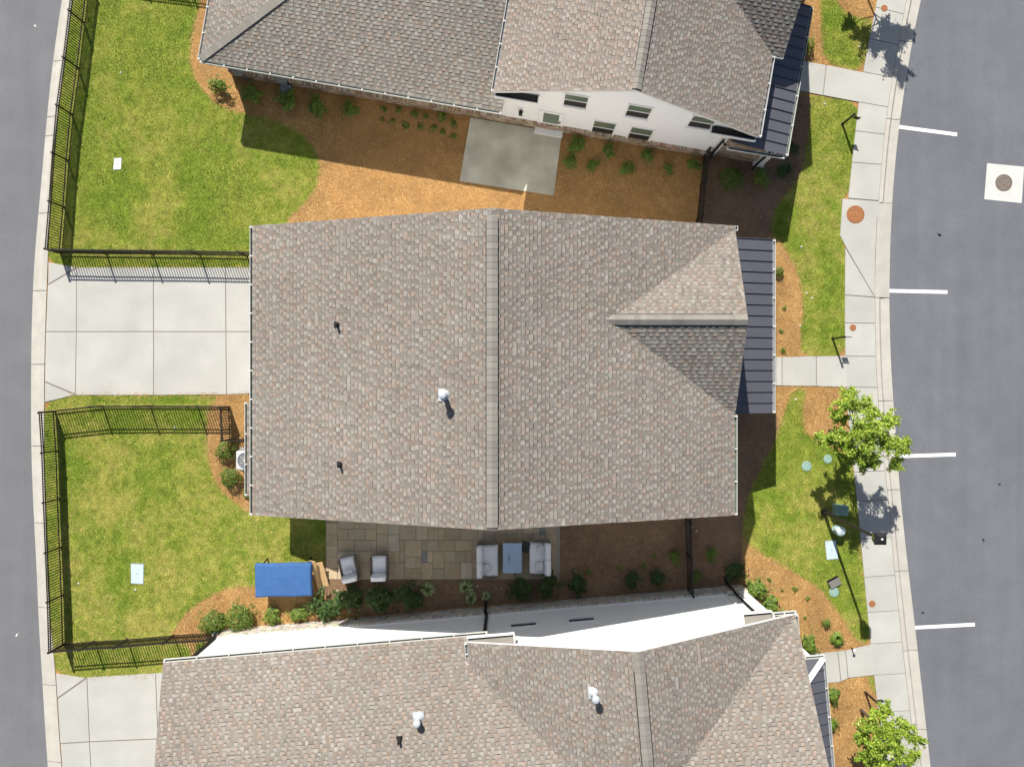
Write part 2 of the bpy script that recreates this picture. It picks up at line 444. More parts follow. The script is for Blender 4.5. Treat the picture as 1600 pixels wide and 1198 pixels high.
def crack(pts, w):
    V_ = px(pts); b = MB()
    for A, B in zip(V_, V_[1:]):
        d = (B - A).normalized(); n_ = Vector((-d.y, d.x, 0)) * w
        b.face([A - n_ + Vector((0, 0, -.081)), B - n_ + Vector((0, 0, -.081)), B + n_ + Vector((0, 0, -.081)), A + n_ + Vector((0, 0, -.081))])
    b.build("crack_line", MAT['crack'], road_e)
crack([(1404, 566), (1411, 590), (1424, 625), (1438, 665), (1449, 690), (1453, 715)], .012)
crack([(1527, 128), (1523, 150), (1530, 140)], .008)
def disc_lid(name, c, r, mat, label, cat, group=None, z=0.0, ring=True):
    o = empty(name, c + Vector((0, 0, z)), 0, label, cat, group)
    if ring: MB().lathe([(r, -.02), (r, .008), (r * .86, .012), (r * .85, -.012)], 28).build("frame", mat, o)
    MB().lathe([(r * .84, -.02), (r * .84, .007), (r * .60, .011), (r * .57, .004), (r * .30, .004), (r * .26, .013), (r * .1, .013)], 28).build("cover", mat, o)
    return o
col = panel("concrete_collar", px([(1544, 254.5), (1602, 260), (1598, 317), (1539.5, 311)]), -.072, MAT['collar'], None, .0, .05)
tag(col, "square pale concrete collar set into the road asphalt", "concrete collar")
disc_lid("manhole_cover", P(1570, 285), .37, MAT['iron'], "round brown iron manhole cover in the concrete collar in the road", "manhole cover", z=-.07)
disc_lid("manhole_cover", P(1336, 335.5), .39, MAT['rust'], "large rusty orange manhole cover set in the wide sidewalk ramp", "manhole cover", z=.042)
for (x, y), lab in (((1332, 512), "small round rusty lid in the sidewalk just above the middle walkway"), ((1362, 942.5), "small round rusty lid in the sidewalk left of the lowest parking stripe"), ((1381, 14), "small round rusty lid in the sidewalk near the tree shadow at the top")):
    disc_lid("access_lid", P(x, y), .17, MAT['rust'], lab, "lid", z=.042, ring=False)

# ---------------------------------------------------------------- lawns, grass, straw
LAWNS = [
    ("north west", [(136, -120), (115, 0), (102, 90), (92, 170), (84, 245), (77, 375), (75, 409.5), (120, 418.6), (482, 419), (482, 350), (440, 352), (470, 326), (495, 295), (503, 265), (495, 235), (470, 205), (430, 187), (383, 178), (362, 172), (335, 160), (310, 133), (297, 100), (298, 70), (304, 40), (312, 10), (316, -40), (318, -120)]),
    ("south west", [(70, 626.5), (118, 616.2), (240, 616.2), (340, 615.5), (338, 626), (326, 640), (323, 678), (325, 700), (328, 732), (345, 766), (372, 788), (392, 800), (440, 806), (445, 770), (509, 770), (509, 880), (500, 882), (470, 886), (430, 905), (400, 918), (380, 916), (345, 922), (310, 942), (285, 965), (271, 988), (262, 1000), (298, 1003), (300, 1046), (252, 1051.5), (135, 1058.5), (88, 1052), (85, 1019), (76, 945), (71.5, 877), (69.5, 760)]),
    ("top right", [(1278, -120), (1281, 0), (1283, 40), (1285, 98), (1348, 113), (1358.5, 66), (1364, 30), (1345, 27), (1325, 22), (1308, 5), (1304, -15), (1306, -60), (1314, -120)]),
    ("right", [(1266, 148), (1343, 161), (1327.5, 298), (1317, 309), (1312.5, 368), (1321, 388), (1320.5, 557), (1252, 558), (1250, 520), (1254, 480), (1252, 450), (1240, 412), (1224, 384), (1214, 372), (1204, 372), (1208, 335), (1222, 310), (1245, 285), (1258, 250), (1264, 200), (1266, 152)]),
    ("lower right", [(1240, 605), (1262, 607), (1254, 640), (1257, 672), (1270, 686), (1300, 700), (1328, 712), (1336.5, 755), (1346, 855), (1359.5, 1001), (1341, 1006), (1322, 975), (1300, 945), (1280, 918), (1230, 888), (1180, 860), (1160, 845), (1162, 800), (1175, 760), (1205, 700), (1214, 672), (1226, 640)]),
    ("corner", [(1353, 1056), (1366, 1055), (1371, 1088), (1361, 1074)]),
]
_bb = {}
def inside(p, poly):
    x, y = p; r = False
    k = id(poly)
    if k not in _bb: _bb[k] = (min(q[0] for q in poly), max(q[0] for q in poly), min(q[1] for q in poly), max(q[1] for q in poly), poly)
    q = _bb[k]
    if x < q[0] or x > q[1] or y < q[2] or y > q[3]: return False
    j = len(poly) - 1
    for i in range(len(poly)):
        xi, yi = poly[i]; xj, yj = poly[j]
        if (yi > y) != (yj > y) and x < (xj - xi) * (y - yi) / (yj - yi) + xi: r = not r
        j = i
    return r
def smooth_poly(poly, it=1):
    for _ in range(it):
        q = []
        for i in range(len(poly)):
            a, b = poly[i], poly[(i + 1) % len(poly)]
            d = math.hypot(a[0] - b[0], a[1] - b[1])
            t = .25 if d < 60 else 14 / d
            q.append((a[0] + (b[0] - a[0]) * t, a[1] + (b[1] - a[1]) * t))
            q.append((a[0] + (b[0] - a[0]) * (1 - t), a[1] + (b[1] - a[1]) * (1 - t)))
        poly = q
    return poly

def ragged(poly, nm):
    out = []
    for i in range(len(poly)):
        a, b = Vector(poly[i]), Vector(poly[(i + 1) % len(poly)])
        n = max(1, int((b - a).length / .12))
        for k in range(n):
            p = a.lerp(b, k / n)
            out.append((p.x + .05 * noise.noise(Vector((p.x * 3.3, p.y * 3.3, 1))) + .03 * noise.noise(Vector((p.x * 11, p.y * 11, 7))), p.y + .05 * noise.noise(Vector((p.x * 3.3, p.y * 3.3, 4))) + .03 * noise.noise(Vector((p.x * 11, p.y * 11, 9)))))
    return out
def mixc(a, b, t): return tuple(x + (y - x) * t for x, y in zip(a, b))
GR1, GR2, TAN, DRY = (.135, .235, .013), (.285, .365, .030), (.60, .46, .18), (.38, .375, .075)
FL_ = [[(140, -36), (131, 36), (112.5, 179), (101, 324), (95, 396), (240, 398), (470, 402)], [(359, 636), (309, 634.5), (161, 634.5), (87, 642.5), (92.5, 779), (98.5, 929), (100.5, 1005), (199, 998), (342, 987)]]
FLINES = [(P(*a), P(*c)) for l in FL_ for a, c in zip(l, l[1:])]
def grass_col(x, y, dry):
    n1 = noise.noise(Vector((x * .42, y * .42, 3.1))); n2 = noise.noise(Vector((x * 1.5, y * 1.5, 9.2))); n3 = noise.noise(Vector((x * 4.2, y * 4.2, 1.2)))
    c = mixc(GR1, GR2, min(1, max(0, .5 + n2 * 1.1 + n1 * .9 + rnd.uniform(-.35, .35))))
    d = min(1, max(0, (n1 * 1.0 + n2 * .7 + n3 * .5 + dry) * 1.25))
    for A_, B_ in FLINES:
        ab = B_ - A_; t_ = max(0, min(1, ((x - A_.x) * ab.x + (y - A_.y) * ab.y) / ab.length_squared))
        if (x - A_.x - ab.x * t_) ** 2 + (y - A_.y - ab.y * t_) ** 2 < .016: d += .75; break
    if rnd.random() < d: c = mixc(DRY, TAN, rnd.random())
    k = rnd.uniform(.65, 1.35) * (1 + .4 * n3)
    return tuple(v * k for v in c)
for nm, poly in LAWNS:
    sp = smooth_poly(poly)
    wq = [(P(*p).x, P(*p).y) for p in sp]
    wp = ragged(wq, nm)
    lawn = sheet("lawn", wp, .006, MAT['lawn'])
    lawn["label"] = "mown green lawn at the %s" % nm
    xs = [p[0] for p in wp]; yy = [p[1] for p in wp]
    vis = lambda p: -22.6 < p[0] < 22.6 and -17 < p[1] < 17.2
    area = (min(max(xs), 22.6) - max(min(xs), -22.6)) * (min(max(yy), 17.2) - max(min(yy), -17))
    dry = {"south west": .27, "right": .06, "lower right": .10}.get(nm, -.08)
    V, F, C = [], [], []
    for _ in range(int(area * 1150)):
        p = (rnd.uniform(max(min(xs), -22.6), min(max(xs), 22.6)), rnd.uniform(max(min(yy), -17), min(max(yy), 17.2)))
        # ragged edges: some tufts spread a little over the border
        q = (p[0] + rnd.gauss(0, .06), p[1] + rnd.gauss(0, .06))
        if not inside(p, wq): continue
        a = rnd.uniform(0, 6.283); w = rnd.uniform(.008, .017); h = rnd.uniform(.02, .05); l = rnd.uniform(.01, .06)
        dx, dy = math.cos(a), math.sin(a)
        b0 = len(V)
        V.extend([(q[0] - dy * w, q[1] + dx * w, .004), (q[0] + dy * w, q[1] - dx * w, .004), (q[0] + dx * l, q[1] + dy * l, h)])
        F.append((b0, b0 + 1, b0 + 2)); C.append(grass_col(q[0], q[1], dry))
    b = MB(); b.v, b.f, b.c, b.m = V, F, C, [0] * len(F)
    o = b.build("grass", MAT['blade'], None, kind='stuff')
    tag(o, "short mown grass blades of the %s lawn" % nm, "grass")

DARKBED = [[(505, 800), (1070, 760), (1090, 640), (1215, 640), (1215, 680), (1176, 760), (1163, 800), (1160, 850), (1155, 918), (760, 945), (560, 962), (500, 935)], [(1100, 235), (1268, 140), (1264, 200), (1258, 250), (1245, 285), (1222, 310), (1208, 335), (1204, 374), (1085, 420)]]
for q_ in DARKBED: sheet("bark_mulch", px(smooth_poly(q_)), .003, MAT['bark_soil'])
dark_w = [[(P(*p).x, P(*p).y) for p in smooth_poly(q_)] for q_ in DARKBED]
lawn_w = [[(P(*p).x, P(*p).y) for p in smooth_poly(poly)] for nm, poly in LAWNS]
hard = [[(P(*p).x, P(*p).y) for p in q] for q in ([(76, 418), (482, 418), (482, 617), (71, 617)], [(508, 770), (876, 770), (876, 905), (508, 905)], [(735, 183), (878, 208), (865, 306), (718, 283)], [(1165, 558), (1320, 556), (1320, 605), (1165, 603)], [(1225, 91), (1347, 113), (1341, 160), (1220, 137)], [(1240, 1024), (1360, 1006), (1365, 1054), (1245, 1071)], [(88, 1051), (340, 1044), (339, 1250), (100, 1250)])]
STRAW = [(.56, .33, .12), (.43, .24, .08), (.64, .43, .18), (.33, .18, .062), (.50, .31, .13)]
V, F, C = [], [], []
zones = [((296, 0), (520, 360), 520), ((440, 150), (1110, 345), 330), ((1100, 160), (1290, 380), 300), ((1205, 372), (1260, 562), 700), ((1205, 600), (1325, 700), 700), ((1150, 640), (1240, 930), 300), ((1150, 840), (1350, 1075), 700),
         ((1285, 1050), (1380, 1205), 700), ((255, 880), (520, 1050), 650), ((320, 608), (400, 810), 700), ((870, 800), (1160, 935), 300), ((500, 895), (880, 985), 330), ((1250, -10), (1375, 110), 600), ((85, 380), (480, 420), 60), ((80, 618), (340, 640), 60)]
zones += [((100, 612), (395, 621), 330), ((112, 414.5), (395, 420.5), 200), ((1225, 552), (1322, 558), 250), ((1225, 602), (1322, 608), 300), ((90, 1050), (250, 1060), 160), ((1308, 1000), (1368, 1010), 260)]
NE = len(zones) - 6
for zi, ((xa, ya), (xb, yb), dens) in enumerate(zones):
    A, B = P(xa, yb), P(xb, ya)
    for _ in range(int((B.x - A.x) * (B.y - A.y) * dens)):
        x, y = rnd.uniform(A.x, B.x), rnd.uniform(A.y, B.y)
        if zi >= NE:
            if rnd.random() < .35 + .5 * noise.noise(Vector((x * 1.4, y * 1.4, 2))): continue
        elif any(inside((x, y), w) for w in hard): continue
        elif (lw := next((w for w in lawn_w if inside((x, y), w)), None)) is not None:
            if rnd.random() > .42: continue
            ed = not all(inside((x + ox, y + oy), lw) for ox, oy in ((.13, 0), (-.13, 0), (0, .13), (0, -.13)))
            if rnd.random() > (1 if ed else .028): continue
        fx, fy = 800 + x * PPM, 599 - y * PPM
        if fx > east_walk_front(fy) - 1 or fx < west_kerb_back(fy) + 2: continue
        a = rnd.uniform(0, 6.283); l = rnd.uniform(.05, .13); w = rnd.uniform(.003, .0075)
        dx, dy = math.cos(a), math.sin(a); z0, z1 = rnd.uniform(.006, .03), rnd.uniform(.006, .035)
        if zi >= NE: z0 += .04; z1 += .04; l *= .6
        b0 = len(V)
        V.extend([(x - dx * l - dy * w, y - dy * l + dx * w, z0), (x - dx * l + dy * w, y - dy * l - dx * w, z0), (x + dx * l, y + dy * l, z1)])
        F.append((b0, b0 + 1, b0 + 2))
        k = rnd.uniform(.7, 1.25) * (1 + .35 * noise.noise(Vector((x * 1.1, y * 1.1, 5)))); c = rnd.choice(STRAW)
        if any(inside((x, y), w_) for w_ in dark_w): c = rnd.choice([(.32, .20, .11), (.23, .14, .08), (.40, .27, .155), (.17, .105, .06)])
        C.append(tuple(v * k for v in c))
b = MB(); b.v, b.f, b.c, b.m = V, F, C, [0] * len(F)
tag(b.build("pine_straw", MAT['straw'], None, kind='stuff'), "loose orange brown pine straw covering the planting beds", "pine straw")

# ---------------------------------------------------------------- patio
patio = structure("patio")
base = MB().prism([(P(509.5, 0).x, P(0, 905).y), (P(875, 0).x, P(0, 905).y), (P(875, 0).x, -4.26), (P(509.5, 0).x, -4.26)], -.06, .012).build("paver_joints", MAT['mortar'], patio)
x0, y0 = P(510, 0).x, P(0, 904.5).y
mod = .2435
NX, NY = 41, 17
occ = [[False] * NX for _ in range(NY)]
paver_mesh = {}
rp = random.Random(21)
for j in range(NY):
    for i in range(NX):
        if occ[j][i]: continue
        opts = [(3, 2), (2, 2), (2, 3), (3, 3), (2, 2), (4, 2), (2, 1), (1, 2), (3, 2)]
        if i < 2 or i >= NX - 2: opts = [(2, 2)]
        rp.shuffle(opts)
        for w, h in opts + [(2, 1), (1, 2), (1, 1)]:
            if i < 2 and i + w > 2 or i < NX - 2 and i + w > NX - 2: continue
            if i + w <= NX and j + h <= NY and not any(occ[j + b_][i + a_] for a_ in range(w) for b_ in range(h)): break
        for a_ in range(w):
            for b_ in range(h): occ[j + b_][i + a_] = True
        kind = rp.choices([0, 1, 2, 3, 4], [34, 30, 22, 3, 11])[0]
        key = (w, h, kind)
        if key not in paver_mesh:
            g = .007
            paver_mesh[key] = MB().bbox(g, w * mod - g, g, h * mod - g, 0, .03, .008).mesh("paver", MAT["paver%d" % kind])
        obj("paver", paver_mesh[key], patio, (x0 + i * mod, y0 + j * mod, .012 + rp.uniform(-.002, .003)))

# ---------------------------------------------------------------- roofs
PAL = [((.232, .204, .176), 44), ((.247, .219, .190), 24), ((.270, .246, .217), 9), ((.252, .200, .163), 17), ((.238, .224, .192), 6), ((.206, .180, .156), 8), ((.252, .202, .163), 3)]
PC, PW = [p[0] for p in PAL], [p[1] for p in PAL]
def clip(poly, A, B):
    """keep the part of a 2D polygon left of the line A->B"""
    out = []
    for i in range(len(poly)):
        p, q = poly[i], poly[(i + 1) % len(poly)]
        sp = (B[0] - A[0]) * (p[1] - A[1]) - (B[1] - A[1]) * (p[0] - A[0])
        sq = (B[0] - A[0]) * (q[1] - A[1]) - (B[1] - A[1]) * (q[0] - A[0])
        if sp >= 0: out.append(p)
        if (sp >= 0) != (sq >= 0):
            t = sp / (sp - sq); out.append((p[0] + (q[0] - p[0]) * t, p[1] + (q[1] - p[1]) * t))
    return out

def roof_slope(parent, pts, edir, seed=1, warm=1.0, expo=.140, name="roof_slope"):
    """one roof plane: slab (part) with its laid shingle tabs (sub-part of kind stuff). pts convex, planar; edir = eave direction"""
    pts = [Vector(p) for p in pts]
    n = Vector()
    for i in range(len(pts)):
        a, c = pts[i], pts[(i + 1) % len(pts)]
        n += Vector(((a.y - c.y) * (a.z + c.z), (a.z - c.z) * (a.x + c.x), (a.x - c.x) * (a.y + c.y)))
    n.normalize()
    if n.z < 0: n = -n; pts = pts[::-1]
    e = Vector((edir[0], edir[1], 0)).normalized(); e = (e - n * e.dot(n)).normalized(); u = n.cross(e)
    if u.z < 0: e, u = -e, -u
    o = pts[0]
    P2 = [((p - o).dot(e), (p - o).dot(u)) for p in pts]
    slab = MB(); m = len(pts)
    top = [p.copy() for p in pts]; bot = [p - n * .03 - Vector((0, 0, .13)) for p in pts]
    slab.v.extend([tuple(v) for v in top + bot])
    slab.f.append(tuple(range(m))); slab.f.append(tuple(reversed(range(m, 2 * m))))
    for i in range(m): slab.f.append((m + i, m + (i + 1) % m, (i + 1) % m, i))
    slab.c = [None] * len(slab.f); slab.m = [0] * len(slab.f)
    so = slab.build(name, MAT['fascia'], parent)
    r = random.Random(seed)
    b = MB()
    smin, smax = min(p[0] for p in P2), max(p[0] for p in P2); tmin, tmax = min(p[1] for p in P2), max(p[1] for p in P2)
    t = tmin
    while t < tmax:
        s = smin - r.uniform(0, .3)
        hi = r.random() < .5
        while s < smax:
            w = r.uniform(.10, .155) if hi else r.uniform(.09, .20)
            h = .018 if hi else .009
            quad = [(s, t), (s + w, t), (s + w, t + expo), (s, t + expo)]
            inn = all(all((P2[(i + 1) % m][0] - P2[i][0]) * (q[1] - P2[i][1]) - (P2[(i + 1) % m][1] - P2[i][1]) * (q[0] - P2[i][0]) >= 0 for i in range(m)) for q in quad)
            if not inn:
                for i in range(m):
                    quad = clip(quad, P2[i], P2[(i + 1) % m])
                    if len(quad) < 3: break
            if len(quad) >= 3:
                c = r.choices(PC, PW)[0]
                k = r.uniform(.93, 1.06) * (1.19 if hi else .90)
                c = (c[0] * k * warm, c[1] * k, c[2] * k)
                def at(q, hh): return o + e * q[0] + u * q[1] + n * hh
                def hh(q): return .004 + h * (1 - (q[1] - t) / expo * .75)
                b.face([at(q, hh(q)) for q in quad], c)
                if hi and inn and t > tmin + .01:      # shadow below and beside each raised tooth put into colour, like a printed band
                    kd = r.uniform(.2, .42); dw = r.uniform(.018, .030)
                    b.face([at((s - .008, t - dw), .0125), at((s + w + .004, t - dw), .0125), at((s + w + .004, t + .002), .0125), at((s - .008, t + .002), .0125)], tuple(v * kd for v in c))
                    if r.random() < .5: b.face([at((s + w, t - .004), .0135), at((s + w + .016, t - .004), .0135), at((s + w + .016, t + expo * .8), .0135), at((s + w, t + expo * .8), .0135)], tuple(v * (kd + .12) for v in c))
                for i in range(len(quad)):
                    q0, q1 = quad[i], quad[(i + 1) % len(quad)]
                    if q0[1] > t + expo * .9 and q1[1] > t + expo * .9: continue
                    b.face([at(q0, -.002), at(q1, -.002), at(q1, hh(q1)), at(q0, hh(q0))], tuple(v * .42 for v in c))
            s += w; hi = not hi if r.random() < .88 else hi
        t += expo
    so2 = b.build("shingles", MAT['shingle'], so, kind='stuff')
    return so

def ridge_caps(parent, A, B, nl, nr, width=.19, lift=.05, start=.0, end=.0, expo=.21, vent=True):
    """cap shingles folded over a ridge or hip from A to B; nl/nr = unit vectors down the two slopes; a dark vent strip below"""
    A, B = Vector(A), Vector(B); d = (B - A); Ltot = d.length; d.normalize()
    nl, nr = Vector(nl).normalized(), Vector(nr).normalized()
    up = (Vector((0, 0, 1)) - d * d.z).normalized()
    if vent:
        v = MB()
        a, c = A + d * start, B - d * end
        w2 = width + .028; up1 = up * (lift - .012)
        for s_ in (nl, nr):
            q = [a + up * .006, c + up * .006, c + s_ * w2 + up * .006, a + s_ * w2 + up * .006]
            v.hexa(q + [p + up1 for p in q])
        v.build("ridge_vent", MAT['black'], parent)
    t = 0.0
    mesh = None
    b = MB()
    for s_ in (nl, nr):
        l0, l1 = (lift if vent else .03) + .012, (lift if vent else .03) + .002
        q = [up * l0, d * expo + up * l1, d * expo + s_ * width + up * l1, s_ * width + up * l0]
        b.hexa([p - up * .012 for p in q] + q)
    mesh = b.mesh("ridge_cap_shingle", MAT['ridgecap'])
    while t + expo < Ltot + .02:
        obj("ridge_cap_shingle", mesh, parent, A + d * t + up * (0 if vent else 0))
        t += expo

def gutter(parent, a, c, z, out, step=1.22, green=True, cap=True):
    """open K-style gutter along the eave a->c (local xy), top at z, facing out; hanger clips are sub-parts"""
    a, c, out = Vector((*a, 0)), Vector((*c, 0)), Vector((*out, 0)).normalized()
    d = (c - a); Lt = d.length; d.normalize()
    xf = Matrix(((d.x, out.x, 0, a.x), (d.y, out.y, 0, a.y), (0, 0, 1, 0), (0, 0, 0, 1)))
    b = MB()
    b.box(0, Lt, -.005, .008, z - .12, z, mi=0, xf=xf)
    b.box(0, Lt, .008, .088, z - .12, z - .108, mi=1, xf=xf)
    b.box(0, Lt, .088, .104, z - .12, z, mi=0, xf=xf)
    for x_ in (0, Lt - .012): b.box(x_, x_ + .012, .008, .088, z - .108, z, mi=0, xf=xf)
    g = b.build("gutter", [MAT['gutter_white'], MAT['gutter_in'] if green else MAT['meter']], parent)
    hm = MB().box(-.022, .022, .0, .112, z - .02, z + .006, xf=Matrix(((d.x, out.x, 0, 0), (d.y, out.y, 0, 0), (0, 0, 1, 0), (0, 0, 0, 1)))).mesh("hanger", MAT['gutter_white'])
    n = max(2, int(Lt / step))
    for i in range(n + 1 if Lt > .6 else 0):
        obj("hanger", hm, g, a + d * (.05 + (Lt - .1) * i / n))
    return g

def downspout(parent, pts, r=.045, mat=None, name="downspout"):
    return MB().tube(pts, r, 4).build(name, mat or MAT['black'], parent)

def brick_skirt(parent, x0, x1, y, ztop, outward=-1, pal=None, seed=3, ledge=.10, rowlock=True):
    """brick plinth: mortar backing (part) and its bricks, too small to pick apart (stuff)"""
    r = random.Random(seed); s = outward
    ya, yb = sorted((y + s * (ledge - .012), y))
    bk = MB().box(x0, x1, ya, yb, -.1, ztop - .03).build("brick_plinth", MAT['mortar'], parent)
    b = MB(); z = 0.0; k = 0
    zt = ztop - (.11 if rowlock else 0)
    while z + .065 <= zt + .01:
        x = x0 - (.1 if k % 2 else 0)
        while x < x1:
            xa, xb = max(x, x0), min(x + .2, x1)
            if xb - xa > .03:
                ya, yb = sorted((y + s * (ledge + r.uniform(-.002, .004)), y + s * (ledge - .05)))
                b.box(xa, xb, ya, yb, z, z + .065, col=tuple(v * r.uniform(.82, 1.15) for v in r.choice(pal)))
            x += .21
        z += .075; k += 1
    if rowlock:
        x = x0
        while x < x1:
            c = tuple(v * r.uniform(.8, 1.12) for v in r.choice(pal))
            w = min(.062, x1 - x)
            f, bq = y + s * (ledge + .02), y + s * .0
            q = [(x, f, zt + .0), (x + w, f, zt), (x + w, bq, zt), (x, bq, zt)]
            qt = [(x, f, zt + .07), (x + w, f, zt + .07), (x + w, bq, zt + .115), (x, bq, zt + .115)]
            if s > 0: q, qt = q[::-1], qt[::-1]
            b.hexa(q + qt, col=c)
            x += .074
    b.build("bricks", MAT['brick'], bk, kind='stuff')
    return bk

def siding_gable(parent, x0, x1, xr, y0, y1, z0, ze, zr, name="gable_wall"):
    b = MB()
    prof = [(x0, z0), (x1, z0), (x1, ze), (xr, zr), (x0, ze)]
    n = len(prof)
    b.v.extend([(x, y0, z) for x, z in prof] + [(x, y1, z) for x, z in prof])
    b.f.append(tuple(range(n))); b.f.append(tuple(reversed(range(n, 2 * n))))
    for i in range(n): b.f.append((n + i, n + (i + 1) % n, (i + 1) % n, i))
    b.c = [None] * len(b.f); b.m = [0] * len(b.f)
    return b.build(name, MAT['siding'], parent)

def wall(parent, x0, x1, y0, y1, z0, z1, mat=None, name="wall"):
    return MB().box(x0, x1, y0, y1, z0, z1).build(name, mat or MAT['siding'], parent)

def window(parent, x, y, z0, z1, w, s, kind="sash"):
    """sash window on a wall at y facing s (-1 or +1)"""
    f = MB(); t = .07
    def bx(xa, xb, za, zb, d0, d1): ya, yb = sorted((y + s * d0, y + s * d1)); f.box(xa, xb, ya, yb, za, zb)
    bx(x - w / 2 - t, x - w / 2, z0 - t, z1 + t, 0, .045); bx(x + w / 2, x + w / 2 + t, z0 - t, z1 + t, 0, .045)
    bx(x - w / 2, x + w / 2, z1, z1 + t, 0, .045); bx(x - w / 2, x + w / 2, z0 - t, z0, 0, .045)
    o = f.build("window", MAT['trim'], parent)
    zm = (z0 + z1) / 2
    def child(nm, xa, xb, za, zb, d0, d1, m): ya, yb = sorted((y + s * d0, y + s * d1)); return MB().box(xa, xb, ya, yb, za, zb).build(nm, m, o)
    if kind == "slit":
        child("pane", x - w / 2, x + w / 2, z0, z1, -.02, .006, MAT['glass'])
    else:
        child("pane", x - w / 2, x + w / 2, zm + .03, z1, -.02, .012, MAT['glass_green'])
        child("pane", x - w / 2, x + w / 2, z0, zm - .03, -.02, .006, MAT['screen'])
        child("meeting_rail", x - w / 2, x + w / 2, zm - .03, zm + .03, -.02, .028, MAT['trim'])
        child("sill", x - w / 2 - t, x + w / 2 + t, z0 - t - .05, z0 - t, 0, .075, MAT['trim'])
    return o

def porch_roof(parent, xi, xo, zi, zo, y0, y1, w=.44, name="metal_panel", notch=None):
    """standing seam metal roof sloping east; each pan with its rib is a part. notch=(y, x): south of y it starts at x"""
    n = max(1, round((y1 - y0) / w)); w = (y1 - y0) / n
    sl = (zi - zo) / (xo - xi)
    for i in range(n):
        a, c = y0 + i * w, y0 + (i + 1) * w
        xs = xi
        b = MB()
        def pt(x, y, h): return Vector((x, y, zi - (x - xi) * sl + h))
        q = [pt(xs, a, -.03), pt(xo, a, -.03), pt(xo, c - .002, -.03), pt(xs, c - .002, -.03)]
        b.hexa(q + [p + Vector((0, 0, .03)) for p in q])
        q = [pt(xs, c - .022, 0), pt(xo, c - .022, 0), pt(xo, c - .003, 0), pt(xs, c - .003, 0)]
        b.hexa(q + [p + Vector((0, 0, .045)) for p in q])
        b.build(name, MAT['metal_navy'], parent)

def flue(parent, x, y, z, r, h, mat, plate=.24, cap=True):
    o = MB().lathe([(r * 2.2, z - .05), (r * 2.0, z + .06), (r * 1.15, z + .14), (r, z + .16), (r, z + h)], 16, x, y).build("flue_pipe", mat, parent)
    MB().box(x - plate, x + plate, y - plate, y + plate, z - .08, z + .012).build("flashing", mat, o)
    if cap: MB().lathe([(r * 1.5, z + h + .0), (r * 1.55, z + h + .10), (r * 1.1, z + h + .15), (.01, z + h + .17)], 16, x, y).build("rain_cap", mat, o)
    return o

def column(parent, x, y, z1, w=.2):
    b = MB().box(x - w / 2, x + w / 2, y - w / 2, y + w / 2, 0, z1)
    b.box(x - w * .68, x + w * .68, y - w * .68, y + w * .68, 0, .18).box(x - w * .62, x + w * .62, y - w * .62, y + w * .62, z1 - .14, z1 - .005)
    return b.build("column", MAT['trim'], parent)

# ---- main house
HE, HR = 6.54, 9.39
h1 = empty("house", (0, 0, 0), 0, "middle house under a large brown shingle gable roof with a navy metal porch roof", "house")
XW, XE, XR, YN, YS = -9.14, 7.84, -.63, 5.55, -4.64
wall(h1, -8.75, -8.6, -4.2, 5.1, 0, HE + .05); wall(h1, 7.3, 7.45, -4.2, 5.1, 0, HE + .05)
siding_gable(h1, -8.6, 7.3, XR, 4.95, 5.1, 0, HE + .06, HR - .25); siding_gable(h1, -8.6, 7.3, XR, -4.2, -4.05, 0, HE + .06, HR - .25)
garage = MB()
for k in range(4): garage.box(-8.80, -8.76, .15, 4.9, .02 + k * .56, .56 + k * .56)
garage.build("garage_door", MAT['trim'], h1)
for x in (-6, -3, 0.5, 4): window(h1, x, 5.1, .5, 2.1, .9, 1); window(h1, x, 5.1, 3.6, 5.0, .9, 1)
for x in (-6, 2, 4.6): window(h1, x, -4.2, .5, 2.1, .9, -1)
for x in (-6.5, -3.5, 1.2, 4.6): window(h1, x, -4.2, 3.6, 5.0, .9, -1)
window(h1, -2.6, -4.2, .12, 2.1, 1.6, -1)
roof_slope(h1, [(XW, YS, HE), (XR, YS, HR), (XR, YN, HR), (XW, YN, HE)], (0, 1), 11)
roof_slope(h1, [(XE, YS, HE), (XE, YN, HE), (XR, YN, HR), (XR, YS, HR)], (0, 1), 12)
sl = (HR - HE) / (XE - XR)
ridge_caps(h1, (XR, YS + .08, HR), (XR, YN - .12, HR), (-1, 0, -sl), (1, 0, -sl), .19, .055, .12, .25)
# east cross gable
GY, GZ, G0, G1 = 2.12, 8.08, 5.36, -1.06
def main_x(z): return XR + (HR - z) / sl
gx = main_x(GZ) - .25
roof_slope(h1, [(XE + .02, G0, HE + .02), (XE + .02, GY, GZ), (gx, GY, GZ), ((main_x(HE + .02)), G0, HE + .02)], (1, 0), 13)
roof_slope(h1, [(XE + .02, G1, HE + .02), (main_x(HE + .02), G1, HE + .02), (gx, GY, GZ), (XE + .02, GY, GZ)], (1, 0), 14, .97)
sg = (GZ - HE) / (G0 - GY)
ridge_caps(h1, (gx, GY, GZ), (XE, GY, GZ), (0, 1, -sg), (0, -1, -sg), .19, .06, .1, .45)
b = MB(); prof = [(5.05, HE), (-.8, HE), (GY, GZ - .12)]
b.v.extend([(7.45, y, z) for y, z in prof] + [(7.3, y, z) for y, z in prof]); b.f = [(0, 1, 2), (5, 4, 3), (0, 3, 4, 1), (1, 4, 5, 2), (2, 5, 3, 0)]; b.c = [None] * 5; b.m = [0] * 5
b.build("gable_wall", MAT['siding'], h1)
gutter(h1, (XW, YN), (XW, YS), HE - .01, (-1, 0), .98)
gutter(h1, (XE, YS), (XE, G1 - .05), HE - .01, (1, 0), 1.0)
gutter(h1, (XE + .02, G0 + .02), (XE + .02, YN), HE - .01, (1, 0), .3)
